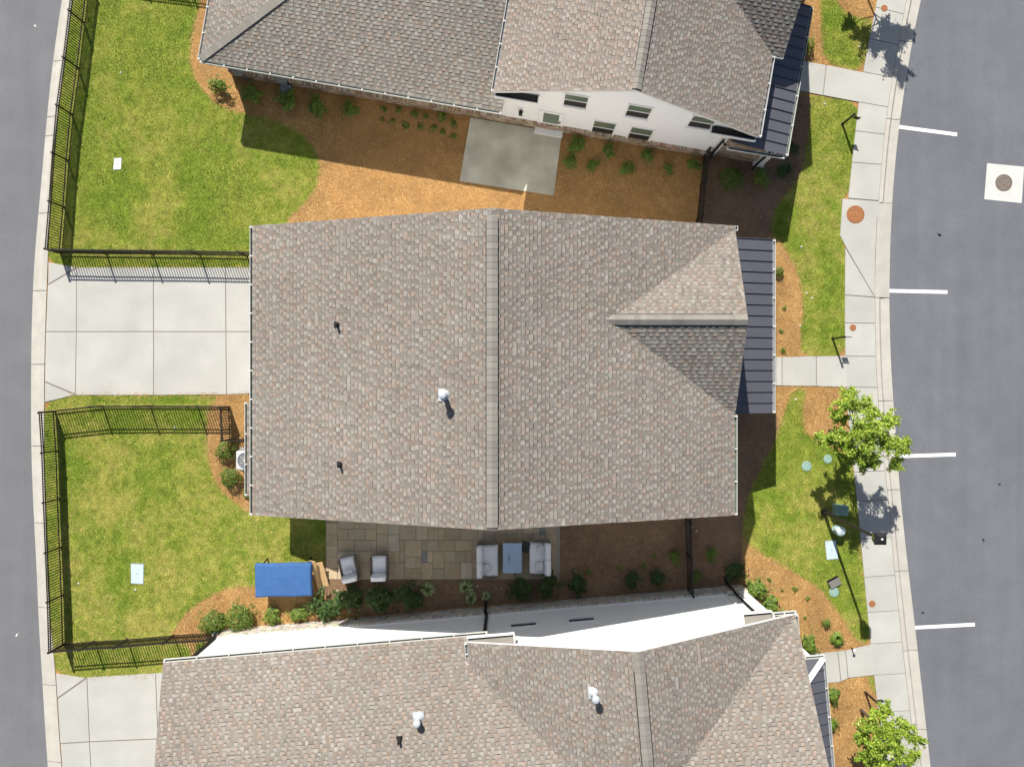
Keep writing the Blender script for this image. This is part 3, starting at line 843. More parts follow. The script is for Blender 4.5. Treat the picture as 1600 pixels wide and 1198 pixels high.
# porch
porch_roof(h1, 7.46, 10.24, 4.05, 3.30, -1.16, 5.66)
gutter(h1, (10.25, 5.66), (10.25, -1.16), 3.29, (1, 0), .98, green=False)
wall(h1, 7.46, 10.2, -.95, 5.4, 0, .14, MAT['concrete'], "porch_floor")
for y in (-.8, 1.3, 3.2, 5.2): column(h1, 10.05, y, 3.2)
wall(h1, 9.95, 10.15, -1.0, 5.45, 3.0, 3.26, MAT['trim'], "porch_beam")
# low side roof on the west with its gutter
zb = 3.0
wall(h1, -10.2, -8.76, -4.2, -.95, 0, zb - .08, name="side_bay_wall")
roof_slope(h1, [(-10.5, -4.45, zb), (-8.76, -4.45, zb + .75), (-8.76, -.74, zb + .75), (-10.5, -.74, zb)], (0, 1), 15)
gutter(h1, (-10.5, -.74), (-10.5, -4.45), zb, (-1, 0), 1.0)
def zmain(x): return HR - abs(x - XR) * sl
for (ax, ay) in ((527, 507), (532, 725)):
    p = P(ax, ay, 7.6); flue(h1, p.x, p.y, zmain(p.x), .045, .34, MAT['black'], .11, False)
p = P(694, 617, 9.0); flue(h1, p.x, p.y, zmain(p.x), .085, .62, MAT['galv'], .2)

# ---- north house
aN = R(-9.7); oN = P(732, 179)
h2 = empty("house", (oN.x, oN.y, 0), aN, "white sided house at the top with two rows of windows under its brown gable", "house")
NBR = [(.33, .24, .165), (.40, .31, .22), (.27, .18, .12), (.45, .38, .29), (.22, .15, .11)]
E0, EZ, ERZ = -.22, 3.9, 6.4
GW, GE, GR = 1.24, 11.6, 6.42
sn = (ERZ - EZ) / (GE - GR)
siding_gable(h2, 1.62, 10.66, GR, 0, .16, .55, EZ + .06, ERZ - .22)
wall(h2, 10.5, 10.66, .16, 14, 0, EZ + .2); wall(h2, 1.62, 1.78, .16, 14, 0, EZ + .1)
wall(h2, -10.4, 1.62, 0.02, .18, .55, 2.62); wall(h2, -10.4, -10.25, .18, 12, 0, 2.6)
brick_skirt(h2, -10.4, 10.7, .02, .62, -1, NBR, 31)
roof_slope(h2, [(GW, E0, EZ), (GR, E0, ERZ), (GR, 14, ERZ), (GW, 14, EZ)], (0, 1), 21, 1.02)
roof_slope(h2, [(GE, E0, EZ), (GE, 14, EZ), (GR, 14, ERZ), (GR, E0, ERZ)], (0, 1), 22)
ridge_caps(h2, (GR, E0 + .05, ERZ), (GR, 6, ERZ), (-1, 0, -sn), (1, 0, -sn), .19, .055, .75, .0)
gutter(h2, (GW, 8), (GW, E0), EZ, (-1, 0), .85, green=False)
gutter(h2, (GE, E0), (GE, 2.95), EZ, (1, 0), 1.0, green=False)
# cross gable to the east
xgz = 3.92 + .72 * 3.1
xin = GR + (ERZ - xgz) / sn - .2
roof_slope(h2, [(12.02, 3.0, 3.92), (12.0, 6.1, xgz), (xin, 6.1, xgz), (GR + (ERZ - 3.92) / sn, 3.0, 3.92)], (1, 0), 23, .97)
roof_slope(h2, [(12.02, 9.2, 3.92), (GR + (ERZ - 3.92) / sn, 9.2, 3.92), (xin, 6.1, xgz), (12.0, 6.1, xgz)], (1, 0), 24)
gutter(h2, (GE + .13, 3.0), (12.02, 3.0), 3.9, (0, -1), .3)
# single storey wing with a hip
WZ, WX, WY = 2.63, -10.7, -.5
ms, mw = .30, .255
RY = 6.5; rz = WZ + ms * (RY - WY); hx = WX + (rz - WZ) / mw
roof_slope(h2, [(WX, WY, WZ), (1.6, WY, WZ), (1.6, RY, rz), (hx, RY, rz)], (1, 0), 25, .97)
roof_slope(h2, [(WX, 2 * RY - WY, WZ), (WX, WY, WZ), (hx, RY, rz)], (0, 1), 26, .98)
hv = Vector((hx - WX, RY - WY, rz - WZ))
ridge_caps(h2, (WX + .05, WY + .04, WZ + .01), (WX + hv.x * .6, WY + hv.y * .6, WZ + hv.z * .6), Vector((-1, 1, 0)) - Vector((0, 0, 0)) + Vector((0, 0, -mw + ms)), (1, -1, mw - ms), .15, .02, vent=False)
gutter(h2, (WX, 8), (WX, WY), WZ - .01, (-1, 0), .95)
gutter(h2, (WX, WY), (1.58, WY), WZ - .01, (0, -1), .92)
wall(h2, -10.38, 1.6, -.48, 0, WZ - .22, WZ - .19, MAT['trim'], "soffit")
# cornice returns
for xa, xb in ((GW + .05, 3.0), (9.75, GE - .05)):
    r_ = empty("cornice_return", (0, 0, 0), parent=h2)
    MB().box(xa, xb, -.34, -.02, EZ - .30, EZ - .22).box(xa, xb, -.36, -.325, EZ - .30, EZ - .12).box(xa if xa > 5 else xb - .04, xa + .04 if xa > 5 else xb, -.325, -.02, EZ - .22, EZ - .10).build("frame", MAT['trim'], r_)
    MB().box(xa + .04, xb - .04, -.322, -.02, EZ - .22, EZ - .19).build("trough", MAT['screen'], r_)
for x in (4.42, 6.88, 9.36): window(h2, x, 0, 3.2, 4.42, .88, -1)
for x in (5.8, 7.35): window(h2, x, 0, .50, 2.03, .88, -1)
d = empty("door", (0, 0, 0), parent=h2)
MB().box(3.0, 3.1, -.04, .0, .1, 2.13).box(4.02, 4.12, -.04, 0, .1, 2.13).box(3.1, 4.02, -.04, 0, 2.04, 2.13).build("door_frame", MAT['trim'], d)
MB().box(3.1, 4.02, -.02, -.001, .12, 2.04).build("door_leaf", MAT['siding'], d)
MB().box(3.24, 3.9, -.028, -.019, .75, 1.9).build("glass", MAT['glass_green'], d)
MB().box(3.94, 3.985, -.07, -.019, .98, 1.16).box(3.9, 3.985, -.085, -.06, 1.05, 1.08).build("handle", MAT['black'], d)
MB().box(2.95, 4.17, -.34, -.0, .0, .10).build("doorstep", MAT['trim'], d)
l_ = empty("wall_lantern", (2.3, -.02, 1.55), parent=h2)
MB().box(-.075, .075, -.18, -.03, 0, .3).build("lantern_body", MAT['black'], l_)
MB().tube([(0, -.02, .42), (0, -.12, .46), (0, -.11, .3)], .02, 6).build("bracket", MAT['black'], l_)
MB().box(-.11, .11, -.03, .019, -.04, .50).build("back_plate", MAT['trim'], l_)
# porch of the north house
porch_roof(h2, 10.68, 13.02, 3.42, 2.92, -.42, 5.58)
gutter(h2, (13.03, 5.58), (13.03, -.42), 2.9, (1, 0), 1.2)
gutter(h2, (10.7, -.43), (13.02, -.43), 2.86, (0, -1), 1.0)
wall(h2, 10.68, 12.95, .25, 5.4, 0, .14, MAT['concrete'], "porch_floor")
bp_ = wall(h2, 10.72, 12.55, .05, .22, 0, 2.5, MAT['mortar'], "porch_side_wall")
r_ = random.Random(5); b = MB(); z = 0; k = 0
while z < 2.45:
    x = 10.72 - (.1 if k % 2 else 0)
    while x < 12.55:
        xa, xb = max(x, 10.72), min(x + .2, 12.55)
        if xb - xa > .03: b.box(xa, xb, .038 + r_.uniform(-.002, .002), .08, z, z + .065, col=tuple(v * r_.uniform(.8, 1.15) for v in r_.choice(NBR)))
        x += .21
    z += .075; k += 1
b.build("bricks", MAT['brick'], bp_, kind='stuff')
column(h2, 12.75, .1, 2.8, .34); column(h2, 12.8, 5.2, 2.8)
wall(h2, 10.66, 10.76, -.03, .03, 0, 3.3, MAT['trim'], "corner_board")
downspout(h2, [(10.62, -.38, 2.8), (10.60, -.30, 2.65), (10.58, -.10, 2.45), (10.58, -.10, .72), (10.58, -.19, .6), (10.58, -.19, .06), (10.55, -.4, .04)], .06)
downspout(h2, [(12.62, -.45, 2.75), (12.62, -.38, 2.6), (12.62, -.12, 2.4), (12.62, -.12, .15), (12.5, -.3, .05)], .06)
for mx, mw_, mz, mh in ((-9.75, .30, .9, .55), (-7.9, .34, .8, .7)):
    o = MB().box(mx - mw_ / 2, mx + mw_ / 2, -.30, -.08, mz, mz + mh).build("utility_meter", MAT['meter'], h2)
    MB().lathe([(.1, mz + mh), (.1, mz + mh + .05), (.06, mz + mh + .07)], 14, mx, -.19).build("meter_dome", MAT['meter'], o)
    MB().tube([(mx, -.13, mz), (mx, -.13, .0)], .03, 6).build("conduit", MAT['meter'], o)
MB().box(-8.1, -7.65, -.55, -.2, .05, .45).build("gas_regulator", MAT['meter'], h2)
# ---- south house
aS = R(4.9); oS = P(838, 936)
h3 = empty("house", (oS.x, oS.y, 0), aS, "house at the bottom with pale brick base, white north wall and long brown roof", "house")
SBR = [(.50, .455, .385), (.56, .52, .45), (.44, .39, .32), (.36, .31, .25), (.60, .57, .51)]
WZ, WY, WXW = 5.0, .20, -14.05
GZE, GZR, GX0, GX1, GXR, GY0 = 5.4, 7.9, -2.7, 9.34, 3.2, .10
ss = (GZR - GZE) / (GXR - GX0)
wall_y = -.22
siding_gable(h3, -2.35, 7.92, GXR, wall_y - .16, wall_y, 1.0, GZE + .02, GZR - .22)
wall(h3, -13.68, -2.35, wall_y - .16, wall_y, 1.0, WZ - .02); wall(h3, -13.68, -13.52, -9, wall_y - .16, 0, WZ + .2)
wall(h3, 8.8, 8.95, -9, wall_y - .3, 0, GZE)
brick_skirt(h3, -13.70, 7.95, wall_y, 1.06, 1, SBR, 41)
wall(h3, -13.66, 7.93, wall_y, wall_y + .05, 1.05, 1.10, MAT['trim'], "trim_band")
mS = .42
RY = -7.0; rz = WZ + mS * (WY - RY)
roof_slope(h3, [(WXW, WY, WZ), (WXW, RY, rz), (GXR + .5, RY, rz), (-1.95, WY, WZ)], (1, 0), 31)
roof_slope(h3, [(WXW, 2 * RY - WY, WZ), (4, 2 * RY - WY, WZ), (4, RY, rz), (WXW, RY, rz)], (1, 0), 32)
roof_slope(h3, [(GX0, GY0, GZE), (GX0, -1.2, GZE), (GXR, -9, GZR), (GXR, GY0, GZR)], (0, 1), 33)
roof_slope(h3, [(GX1, GY0, GZE), (GXR, GY0, GZR), (GXR, -9, GZR), (GX1, -9, GZE)], (0, 1), 34)
ridge_caps(h3, (GXR, -9, GZR), (GXR, GY0 - .06, GZR), (-1, 0, -ss), (1, 0, -ss), .2, .055, 0, .62)
xm = .46; xh = 5.0; xz = GZE + .02 + xm * xh; yr = GY0 - xh
xin = GXR + (GZR - xz) / ss - .2
roof_slope(h3, [(GX1 + .02, GY0 - .02, GZE + .02), (GXR + (GZR - GZE - .02) / ss, GY0 - .02, GZE + .02), (xin, yr, xz), (GX1 + .02, yr, xz)], (1, 0), 35)
roof_slope(h3, [(GX1 + .02, yr - xh, GZE + .02), (GX1 + .02, yr, xz), (xin, yr, xz), (GXR + (GZR - GZE - .02) / ss, yr - xh, GZE + .02)], (1, 0), 36, .97)
gutter(h3, (WXW, WY), (-1.95, WY), WZ - .01, (0, 1), 1.2)
gutter(h3, (GX0, GY0), (GX0, -.75), GZE - .01, (-1, 0), .7, green=False)
gutter(h3, (GX1 + .03, GY0), (GX1 + .03, -5), GZE - .01, (1, 0), 1.0, green=False)
gutter(h3, (8.55, GY0), (GX1 + .1, GY0), GZE - .05, (0, 1), .4)
# cornice returns
r_ = empty("cornice_return", (0, 0, 0), parent=h3)
MB().box(-2.72, -.95, .19, .23, 5.02, 5.22).box(-.99, -.95, wall_y, .19, 5.02, 5.22).box(-2.72, -.95, wall_y, .19, 5.02, 5.06).build("frame", MAT['trim'], r_)
MB().box(-2.68, -.99, .11, .19, 5.06, 5.075).build("trough", MAT['gutter_in'], r_)
MB().hexa([(-2.68, .10, 5.07), (-.99, .10, 5.07), (-.99, wall_y, 5.07), (-2.68, wall_y, 5.07), (-2.68, .10, 5.16), (-.99, .10, 5.16), (-.99, wall_y, 5.30), (-2.68, wall_y, 5.30)]).build("return_roof", MAT['ridgecap'], r_)
r_ = empty("cornice_return", (0, 0, 0), parent=h3)
MB().box(7.5, 8.6, .19, .23, 5.0, 5.2).box(7.5, 7.54, wall_y, .19, 5.0, 5.2).box(7.54, 8.6, wall_y, .19, 5.0, 5.04).build("frame", MAT['trim'], r_)
MB().box(7.54, 8.6, .10, .19, 5.04, 5.055).build("trough", MAT['screen'], r_)
MB().hexa([(7.54, .10, 5.05), (8.6, .10, 5.05), (8.6, wall_y, 5.05), (7.54, wall_y, 5.05), (7.54, .10, 5.14), (8.6, .10, 5.14), (8.6, wall_y, 5.28), (7.54, wall_y, 5.28)]).build("return_roof", MAT['ridgecap'], r_)
for x in (-.62, 1.7): window(h3, x, wall_y, 2.62, 3.02, 1.0, 1, "slit")
# north east corner: corner board, brick pier, second board, downspout
wall(h3, 7.92, 8.0, wall_y - .16, wall_y + .06, 1.1, 5.0, MAT['trim'], "corner_board")
wall(h3, 8.0, 8.85, wall_y - .3, wall_y - .03, 1.0, 5.1, MAT['siding'], "side_panel")
wall(h3, 8.55, 8.86, wall_y - .3, wall_y + .05, 1.0, 5.0, MAT['trim'], "corner_board")
brick_skirt(h3, 7.96, 8.9, wall_y + .02, 1.06, 1, SBR, 43)
downspout(h3, [(8.6, .12, 5.0), (8.5, .0, 4.85), (8.35, wall_y + .05, 4.6), (8.35, wall_y + .05, 1.2), (8.3, wall_y + .2, 1.0), (8.3, wall_y + .2, .08), (8.2, wall_y + .5, .05)], .06)
downspout(h3, [(-2.05, .24, 4.9), (-2.1, .12, 4.75), (-2.15, wall_y + .06, 4.5), (-2.15, wall_y + .06, 1.2), (-2.2, wall_y + .2, 1.0), (-2.2, wall_y + .2, .08), (-2.2, wall_y + .6, .05)], .07)
downspout(h3, [(-13.6, .25, 4.9), (-13.62, .1, 4.7), (-13.62, wall_y + .06, 4.5), (-13.62, wall_y + .06, 1.2), (-13.62, wall_y + .2, 1.0), (-13.62, wall_y + .2, .08), (-13.6, wall_y + .8, .05)], .07)
MB().box(-13.95, -13.75, wall_y - .05, wall_y + .15, .0, .5).build("hose_box", MAT['trim'], h3)
# porch of the south house with a hip at its north end
pz0, pz1 = 3.0, 3.6
PX0, PX1, PY = 9.0, 11.1, -2.48
slp = (pz1 - pz0) / (PX1 - PX0)
y = PY - 2.1
porch_roof(h3, PX0, PX1, pz1, pz0, y - 5.3, y)
n_ = 5; w_ = 2.1 / n_
for i in range(n_):   # pans cut by the hip
    a, c = y + i * w_, y + (i + 1) * w_
    def ptz(x_): return pz1 - (x_ - PX0) * slp
    xa, xc = PX0 + i * w_, PX0 + (i + 1) * w_
    b = MB(); q = [Vector((xa, a, ptz(xa))), Vector((PX1, a, pz0)), Vector((PX1, c - .003, pz0)), Vector((xc, c - .003, ptz(xc)))]
    b.hexa([p - Vector((0, 0, .03)) for p in q] + q)
    if i < n_ - 1:
        q = [Vector((xc, c - .022, ptz(xc))), Vector((PX1, c - .022, pz0)), Vector((PX1, c - .004, pz0)), Vector((xc, c - .004, ptz(xc)))]
        b.hexa(q + [p + Vector((0, 0, .045)) for p in q])
    b.build("metal_panel", MAT['metal_navy'], h3)
for i in range(n_):
    xa, xc = PX0 + i * w_, PX0 + (i + 1) * w_
    b = MB(); yy_ = lambda x_: y + (x_ - PX0)
    q = [Vector((xa, PY, pz0)), Vector((xa, yy_(xa), ptz(xa))), Vector((xc - .004, yy_(xc - .004), ptz(xc - .004))), Vector((xc - .004, PY, pz0))]
    b.hexa([p - Vector((0, 0, .03)) for p in q] + q).build("metal_panel", MAT['metal_navy'], h3)
hd = Vector((1, 1, -slp)); hl = Vector((PX0, y, pz1 + .02)); he_ = Vector((PX1, PY, pz0 + .02)); pw = Vector((.075, -.075, 0))
b = MB(); q = [hl - pw, hl + pw, he_ + pw, he_ - pw]
b.hexa([p for p in q] + [p + Vector((0, 0, .04)) for p in q]).build("hip_flashing", MAT['trim'], h3)
gutter(h3, (PX1 + .01, PY), (PX1 + .01, PY - 7), pz0 - .01, (1, 0), 1.0, green=False)
gutter(h3, (PX0 + .6, PY + .01), (PX1 + .1, PY + .01), pz0 - .01, (0, 1), 1.0)
wall(h3, 8.96, 11.0, -9.6, PY - .2, 0, .14, MAT['concrete'], "porch_floor")
for yy in (PY - .35, -5.2, -8.5): column(h3, 10.9, yy, 2.9)
def zwing(y_): return WZ + mS * (WY - y_)
def lS(x_, y_, z_):
    p = P(x_, y_, z_) - oS; c_, s_ = math.cos(aS), math.sin(aS)
    return p.x * c_ + p.y * s_, -p.x * s_ + p.y * c_
q = lS(652, 1128, 6.4); flue(h3, q[0], q[1], zwing(q[1]), .085, .45, MAT['galv'], .2)
q = lS(930, 1088, 7.6); flue(h3, q[0], q[1], GZR - (GXR - q[0]) * ss, .085, .55, MAT['galv'], .2)
q = lS(621, 1165, 6.8); flue(h3, q[0], q[1], zwing(q[1]), .045, .34, MAT['black'], .11, False)

# ---------------------------------------------------------------- fences
def fence(pts, label, step=2.06, h=1.19, gate=None, name="fence"):
    o = empty(name, pts[0], 0, label, "fence", "black metal picket fences")
    base = pts[0]
    pm = MB().box(-.014, .014, -.014, .014, .06, h - .03).mesh("picket", MAT['fence'])
    post = MB().box(-.032, .032, -.032, .032, -.05, h + .03).box(-.04, .04, -.04, .04, h + .03, h + .05).mesh("post", MAT['fence'])
    k = 0
    for a, c in zip(pts, pts[1:]):
        d = c - a; L_ = d.length; ang = math.atan2(d.y, d.x); d.normalize()
        n = max(1, round(L_ / step)); sg_ = L_ / n
        for i in range(n):
            p = a + d * sg_ * i - base
            obj("post", post, o, p, ang)
            rail = MB()
            rm = MB().box(.032, sg_ - .032, -.018, .018, -.018, .018).mesh("rail", MAT['fence'])
            for z in (h - .02, h - .17, .14): obj("rail", rm, o, p + Vector((0, 0, z)), ang)
            m = round(sg_ / .112)
            for j in range(1, m): obj("picket", pm, o, p + d * sg_ * j / m, ang)
    obj("post", post, o, pts[-1] - base, ang)
    return o
fence(px([(140, -36), (131, 36), (122.5, 107), (112.5, 179), (106, 251), (101, 324), (95, 396)]), "black picket fence along the west side of the upper lawn", 2.2)
fence(px([(95.7, 396.3), (167, 397.5), (240, 398), (313, 399), (386, 400.5), (470, 402)]), "black picket fence between the upper lawn and the driveway", 2.2)
fence(px([(87, 642.5), (161, 634.5), (235, 634), (309, 634.5), (358, 635)]), "black picket fence between the driveway and the lower lawn", 2.2)
fence(px([(359, 636), (361, 686), (428, 684)]), "short black gate fence beside the round shrubs and the air conditioner", 1.6)
fence(px([(86, 643.3), (90, 704), (92.5, 779), (95.5, 854.5), (98.5, 929), (100.5, 1005)]), "black picket fence along the west side of the lower lawn", 2.2)
fence(px([(101.3, 1005), (148, 1001), (199, 998), (272, 991.5), (342, 987)]), "black picket fence between the lower lawn and the bottom driveway", 2.2)
fence(px([(150, -49), (222, -40), (294, -31), (345, -24)]), "black picket fence along the very top edge of the upper lawn", 2.1)
fence(px([(1099, 244), (1094, 290), (1088, 345), (1080, 414)]), "black picket fence across the shaded gap north of the middle house", 1.6)
fence(px([(1068, 752), (1070, 810), (1072, 864), (1074, 921)]), "black picket fence across the shaded gap south of the middle house", 1.6)

# ---------------------------------------------------------------- plants
def leaf_faces(b, c, nrm, size, col, r, wide=.5):
    nrm = nrm.normalized()
    a = nrm.orthogonal().normalized()
    t = r.uniform(0, 6.283)
    a = (a * math.cos(t) + nrm.cross(a) * math.sin(t)).normalized(); s = nrm.cross(a)
    l = size; w = size * wide
    b.face([c - a * l * .5, c + s * w * .5 - nrm * size * .06, c + a * l * .5 - nrm * size * .12, c - s * w * .5 - nrm * size * .06], col)

def shrub_mesh(seed, n, cols, size, lump=.25, flat=.8, wide=.55, up=.6):
    r = random.Random(seed); b = MB()
    lobes = [(Vector((r.gauss(0, 1), r.gauss(0, 1), r.gauss(.3, .8))).normalized(), r.uniform(.6, 1.0)) for _ in range(9)]
    shoots = [Vector((r.gauss(0, 1), r.gauss(0, 1), abs(r.gauss(.2, .6)))).normalized() for _ in range(16)]
    for i in range(n):
        d = Vector((r.gauss(0, 1), r.gauss(0, 1), r.gauss(.25, .9)))
        d.normalize()
        if d.z < -.45: d.z = -d.z
        k = 1 - lump + lump * max(max(0, d.dot(l)) ** 3 * s_ for l, s_ in lobes) * 1.2
        rad = k * (1 - abs(r.gauss(0, .16)))
        if i % 9 == 0:
            d = (shoots[r.randrange(len(shoots))] + Vector((r.gauss(0, .06), r.gauss(0, .06), r.gauss(0, .06)))).normalized(); rad = r.uniform(.8, 1.32)
        p = Vector((d.x * rad, d.y * rad, (d.z * flat * rad) + flat * .72))
        nn = (d * .8 + Vector((0, 0, up)) + Vector((r.gauss(0, .45), r.gauss(0, .45), r.gauss(0, .45))))
        c = r.choice(cols); q = r.uniform(.65, 1.25)
        leaf_faces(b, p, nn, size * r.uniform(.7, 1.3), tuple(v * q for v in c), r, wide)
    return b.mesh("foliage", MAT['leaf'])
def stem_mesh(seed, n=5):
    r = random.Random(seed); b = MB()
    for i in range(n):
        a = 6.283 * i / n + r.uniform(-.4, .4)
        b.tube([(0, 0, -.02), (.2 * math.cos(a), .2 * math.sin(a), .4), (.5 * math.cos(a), .5 * math.sin(a), .85)], [.05, .035, .015], 5)
    return b.mesh("stems", MAT['stem'])
def spiky_mesh(seed, n, cols, arch=.5):
    r = random.Random(seed); b = MB()
    for i in range(n):
        a = r.uniform(0, 6.283); l = r.uniform(.6, 1.05); e = r.uniform(.25, 1.2)
        d = Vector((math.cos(a), math.sin(a), 0)); s = Vector((-d.y, d.x, 0)) * r.uniform(.045, .085)
        p0 = d * .05; p1 = d * l * .5 * math.cos(e * .6) + Vector((0, 0, .25 + .5 * math.sin(e))); p2 = d * l + Vector((0, 0, (.25 + .55 * math.sin(e)) * (1 - arch * .8)))
        c = r.choice(cols); q = r.uniform(.75, 1.2); c = tuple(v * q for v in c)
        b.face([p0 - s * .6, p0 + s * .6, p1 + s, p1 - s], c); b.face([p1 - s, p1 + s, p2], c)
    return b.mesh("foliage", MAT['leaf'])
BOX = [(.10, .175, .02), (.14, .225, .028), (.07, .125, .017), (.20, .28, .04)]
LOOSE = [(.145, .24, .026), (.10, .175, .022), (.23, .315, .04), (.16, .245, .05)]
DARK = [(.05, .105, .02), (.065, .13, .026), (.036, .078, .017), (.095, .155, .035)]
YEL = [(.22, .26, .03), (.16, .22, .03), (.28, .28, .04)]
KM = {
    'box': [shrub_mesh(s, 1500, BOX, .13, .30, .85) for s in (1, 2, 3)],
    'loose': [shrub_mesh(s, 700, LOOSE, .22, .72, .8, .5, .9) for s in (4, 5, 6, 7)],
    'dark': [shrub_mesh(s, 1100, DARK, .19, .68, .8) for s in (8, 9, 10)],
    'yellow': [shrub_mesh(s, 380, YEL + LOOSE, .25, .45, .9) for s in (11,)],
    'seed': [shrub_mesh(s, 70, LOOSE, .5, .5, .6, .4, 1.0) for s in (12, 13, 14)],
    'spiky': [spiky_mesh(s, 80, [(.20, .31, .04), (.15, .24, .03)], .6) for s in (15, 16)],
    'varieg': [spiky_mesh(s, 170, [(.62, .62, .38), (.14, .22, .05), (.55, .58, .30), (.18, .27, .06)], .55) for s in (17, 18)],
}
STM = [stem_mesh(s) for s in (1, 2)]
CAT = {'box': 'shrub', 'loose': 'shrub', 'dark': 'shrub', 'yellow': 'shrub', 'seed': 'plant', 'spiky': 'plant', 'varieg': 'plant'}
NAME = {'box': 'boxwood_shrub', 'loose': 'leafy_shrub', 'dark': 'evergreen_shrub', 'yellow': 'yellow_shrub', 'seed': 'seedling', 'spiky': 'spiky_plant', 'varieg': 'variegated_plant'}
ORD = ["leftmost", "second from left", "third from left", "fourth from left", "fifth from left", "sixth from left", "seventh from left", "eighth from left", "ninth from left", "tenth from left", "eleventh from left", "twelfth from left", "thirteenth from left"]
pk = 0
def plant(x, y, r_px, kind, label, group=None, hk=1.0):
    global pk
    pk += 1
    rr = r_px / PPM; zc = rr * .6 * hk
    sq = rnd.uniform(.85, 1.18)
    c = P(x, y, zc); c.z = 0
    o = empty(NAME[kind], c, rnd.uniform(0, 6.28), label, CAT[kind], group)
    me = KM[kind][pk % len(KM[kind])]
    f = obj("foliage", me, o, scale=(rr * sq, rr / sq, rr * hk))
    if kind not in ('spiky', 'varieg'): obj("stems", STM[pk % 2], o, scale=(rr * .8, rr * .8, rr * .75 * hk))
    return o
def bed(items, kind, text, group):
    items = sorted(items)
    for i, it in enumerate(items):
        plant(it[0], it[1], it[2], kind, "%s, %s" % (text, ORD[i]), group)
plant(353, 704, 17, 'box', "round dense boxwood just above the air conditioner")
plant(361, 746, 17, 'box', "round dense boxwood just below the air conditioner")
plant(386, 771, 8, 'loose', "small green shrub at the corner of the low side roof")
plant(342, 134, 15, 'loose', "sunlit bushy shrub at the corner of the upper house", hk=1.4)
bed([(393, 147, 18), (448, 157, 18), (495, 167, 17), (547, 170, 14)], 'loose', "shaded shrub below the gutter of the upper house wing", "shrubs along the upper house wing")
bed([(599, 170, 6), (623, 172, 6), (648, 178, 7), (666, 182, 5), (690, 182, 9), (708, 192, 7)], 'seed', "tiny plant in the upper row left of the concrete pad", "plants left of the concrete pad")
bed([(597, 186, 4), (613, 189, 5), (634, 196, 7), (657, 198, 6), (677, 200, 6), (692, 206, 6), (708, 213, 6)], 'seed', "tiny plant in the lower row left of the concrete pad", "plants left of the concrete pad")
bed([(902, 228, 15), (951, 236, 12), (1012, 244, 11), (1084, 258, 12)], 'loose', "shaded shrub close to the white wall right of the pad", "shrubs right of the concrete pad")
bed([(892, 253, 12), (926, 258, 11), (979, 264, 13), (1044, 264, 10)], 'loose', "shaded shrub in the outer row right of the pad", "shrubs right of the concrete pad")
plant(1142, 279, 20, 'box', "large round shrub below the brick porch wall of the upper house")
plant(1190, 278, 15, 'loose', "medium shrub below the corner column of the upper house porch")
plant(1227, 267, 14, 'dark', "dark shrub off the corner of the upper house porch roof")
plant(1242, 232, 11, 'dark', "small dark shrub tucked beside the upper porch gutter")
plant(1264, 72, 11, 'yellow', "yellow green shrub beside the upper navy metal porch roof", hk=1.3)
plant(1216, 425, 9, 'box', "rounded shrub peeking out beside the middle porch gutter")
for x, y, r_, lab in ((1226, 481, 4, "uppermost"), (1221, 517, 4, "middle"), (1224, 548, 5, "lowest")): plant(x, y, r_, 'seed', "%s tiny seedling in the straw bed beside the middle porch" % lab, "seedlings beside the middle porch")
plant(333, 972, 21, 'box', "round sunlit boxwood at the left end of the curved straw bed")
plant(375, 964, 23, 'box', "larger round sunlit boxwood right of the leftmost one in the curved bed")
plant(316, 1017, 14, 'box', "boxwood below the bottom fence beside the lower house corner")
plant(426, 961, 15, 'loose', "sunlit shrub just below the left end of the blue cover")
plant(466, 959, 15, 'loose', "sunlit shrub just below the right end of the blue cover")
bed([(506, 946, 25), (546, 940, 25), (594, 937, 25), (640, 930, 22)], 'dark', "dark shrub below the patio lounge chairs", "dark shrubs below the patio")
plant(668, 921, 14, 'varieg', "striped pale leaved plant right of the dark shrubs below the patio")
plant(727, 917, 14, 'varieg', "larger striped pale leaved plant left of the loveseats", )
plant(736, 935, 12, 'varieg', "striped pale leaved plant directly below its larger twin")
plant(760, 931, 10, 'varieg', "small striped plant at the foot of the black downspout")
bed([(815, 918, 20), (858, 914, 19), (899, 911, 18)], 'dark', "dark shrub below the loveseats and table", "dark shrubs below the loveseats")
bed([(920, 894, 5), (967, 887, 5), (1005, 885, 5), (1022, 868, 4)], 'seed', "tiny dark plant in the shaded bed right of the patio", "tiny plants right of the patio")
plant(989, 905, 15, 'dark', "round dark shrub left of its neighbour near the gap fence")
plant(1030, 904, 15, 'dark', "round dark shrub nearest the left side of the gap fence")
plant(1054, 870, 11, 'loose', "low shaded shrub left of the lower gap fence")
plant(1112, 866, 11, 'loose', "low shaded shrub right of the lower gap fence")
plant(1088, 900, 10, 'loose', "low shaded shrub touching the lower gap fence")
plant(1146, 893, 18, 'dark', "dark shrub at the edge of shade by the lower house corner")
plant(1181, 921, 20, 'loose', "sunlit shrub beside the corner boards of the lower house")
plant(1205, 946, 19, 'loose', "sunlit shrub half hidden by the lower house gutter corner")
plant(1265, 1006, 16, 'loose', "sunlit shrub above the lower house porch roof", hk=1.2)
plant(1310, 999, 15, 'spiky', "spiky grass like plant above the lower walkway")
plant(1291, 973, 8, 'loose', "small leafy plant in the straw above the spiky plant")
for x, y, r_, lab in ((1202, 905, 4, "leftmost"), (1222, 922, 3, "second"), (1243, 920, 5, "largest"), (1262, 935, 4, "rightmost"), (1258, 965, 3, "lowest")): plant(x, y, r_, 'seed', "%s tiny seedling in the sunlit straw bed at lower right" % lab, "seedlings in the lower right bed")
plant(1303, 1086, 13, 'loose', "sunlit shrub below the lower walkway beside the porch gutter")
plant(1300, 1131, 11, 'loose', "lower sunlit shrub against the bottom porch gutter")

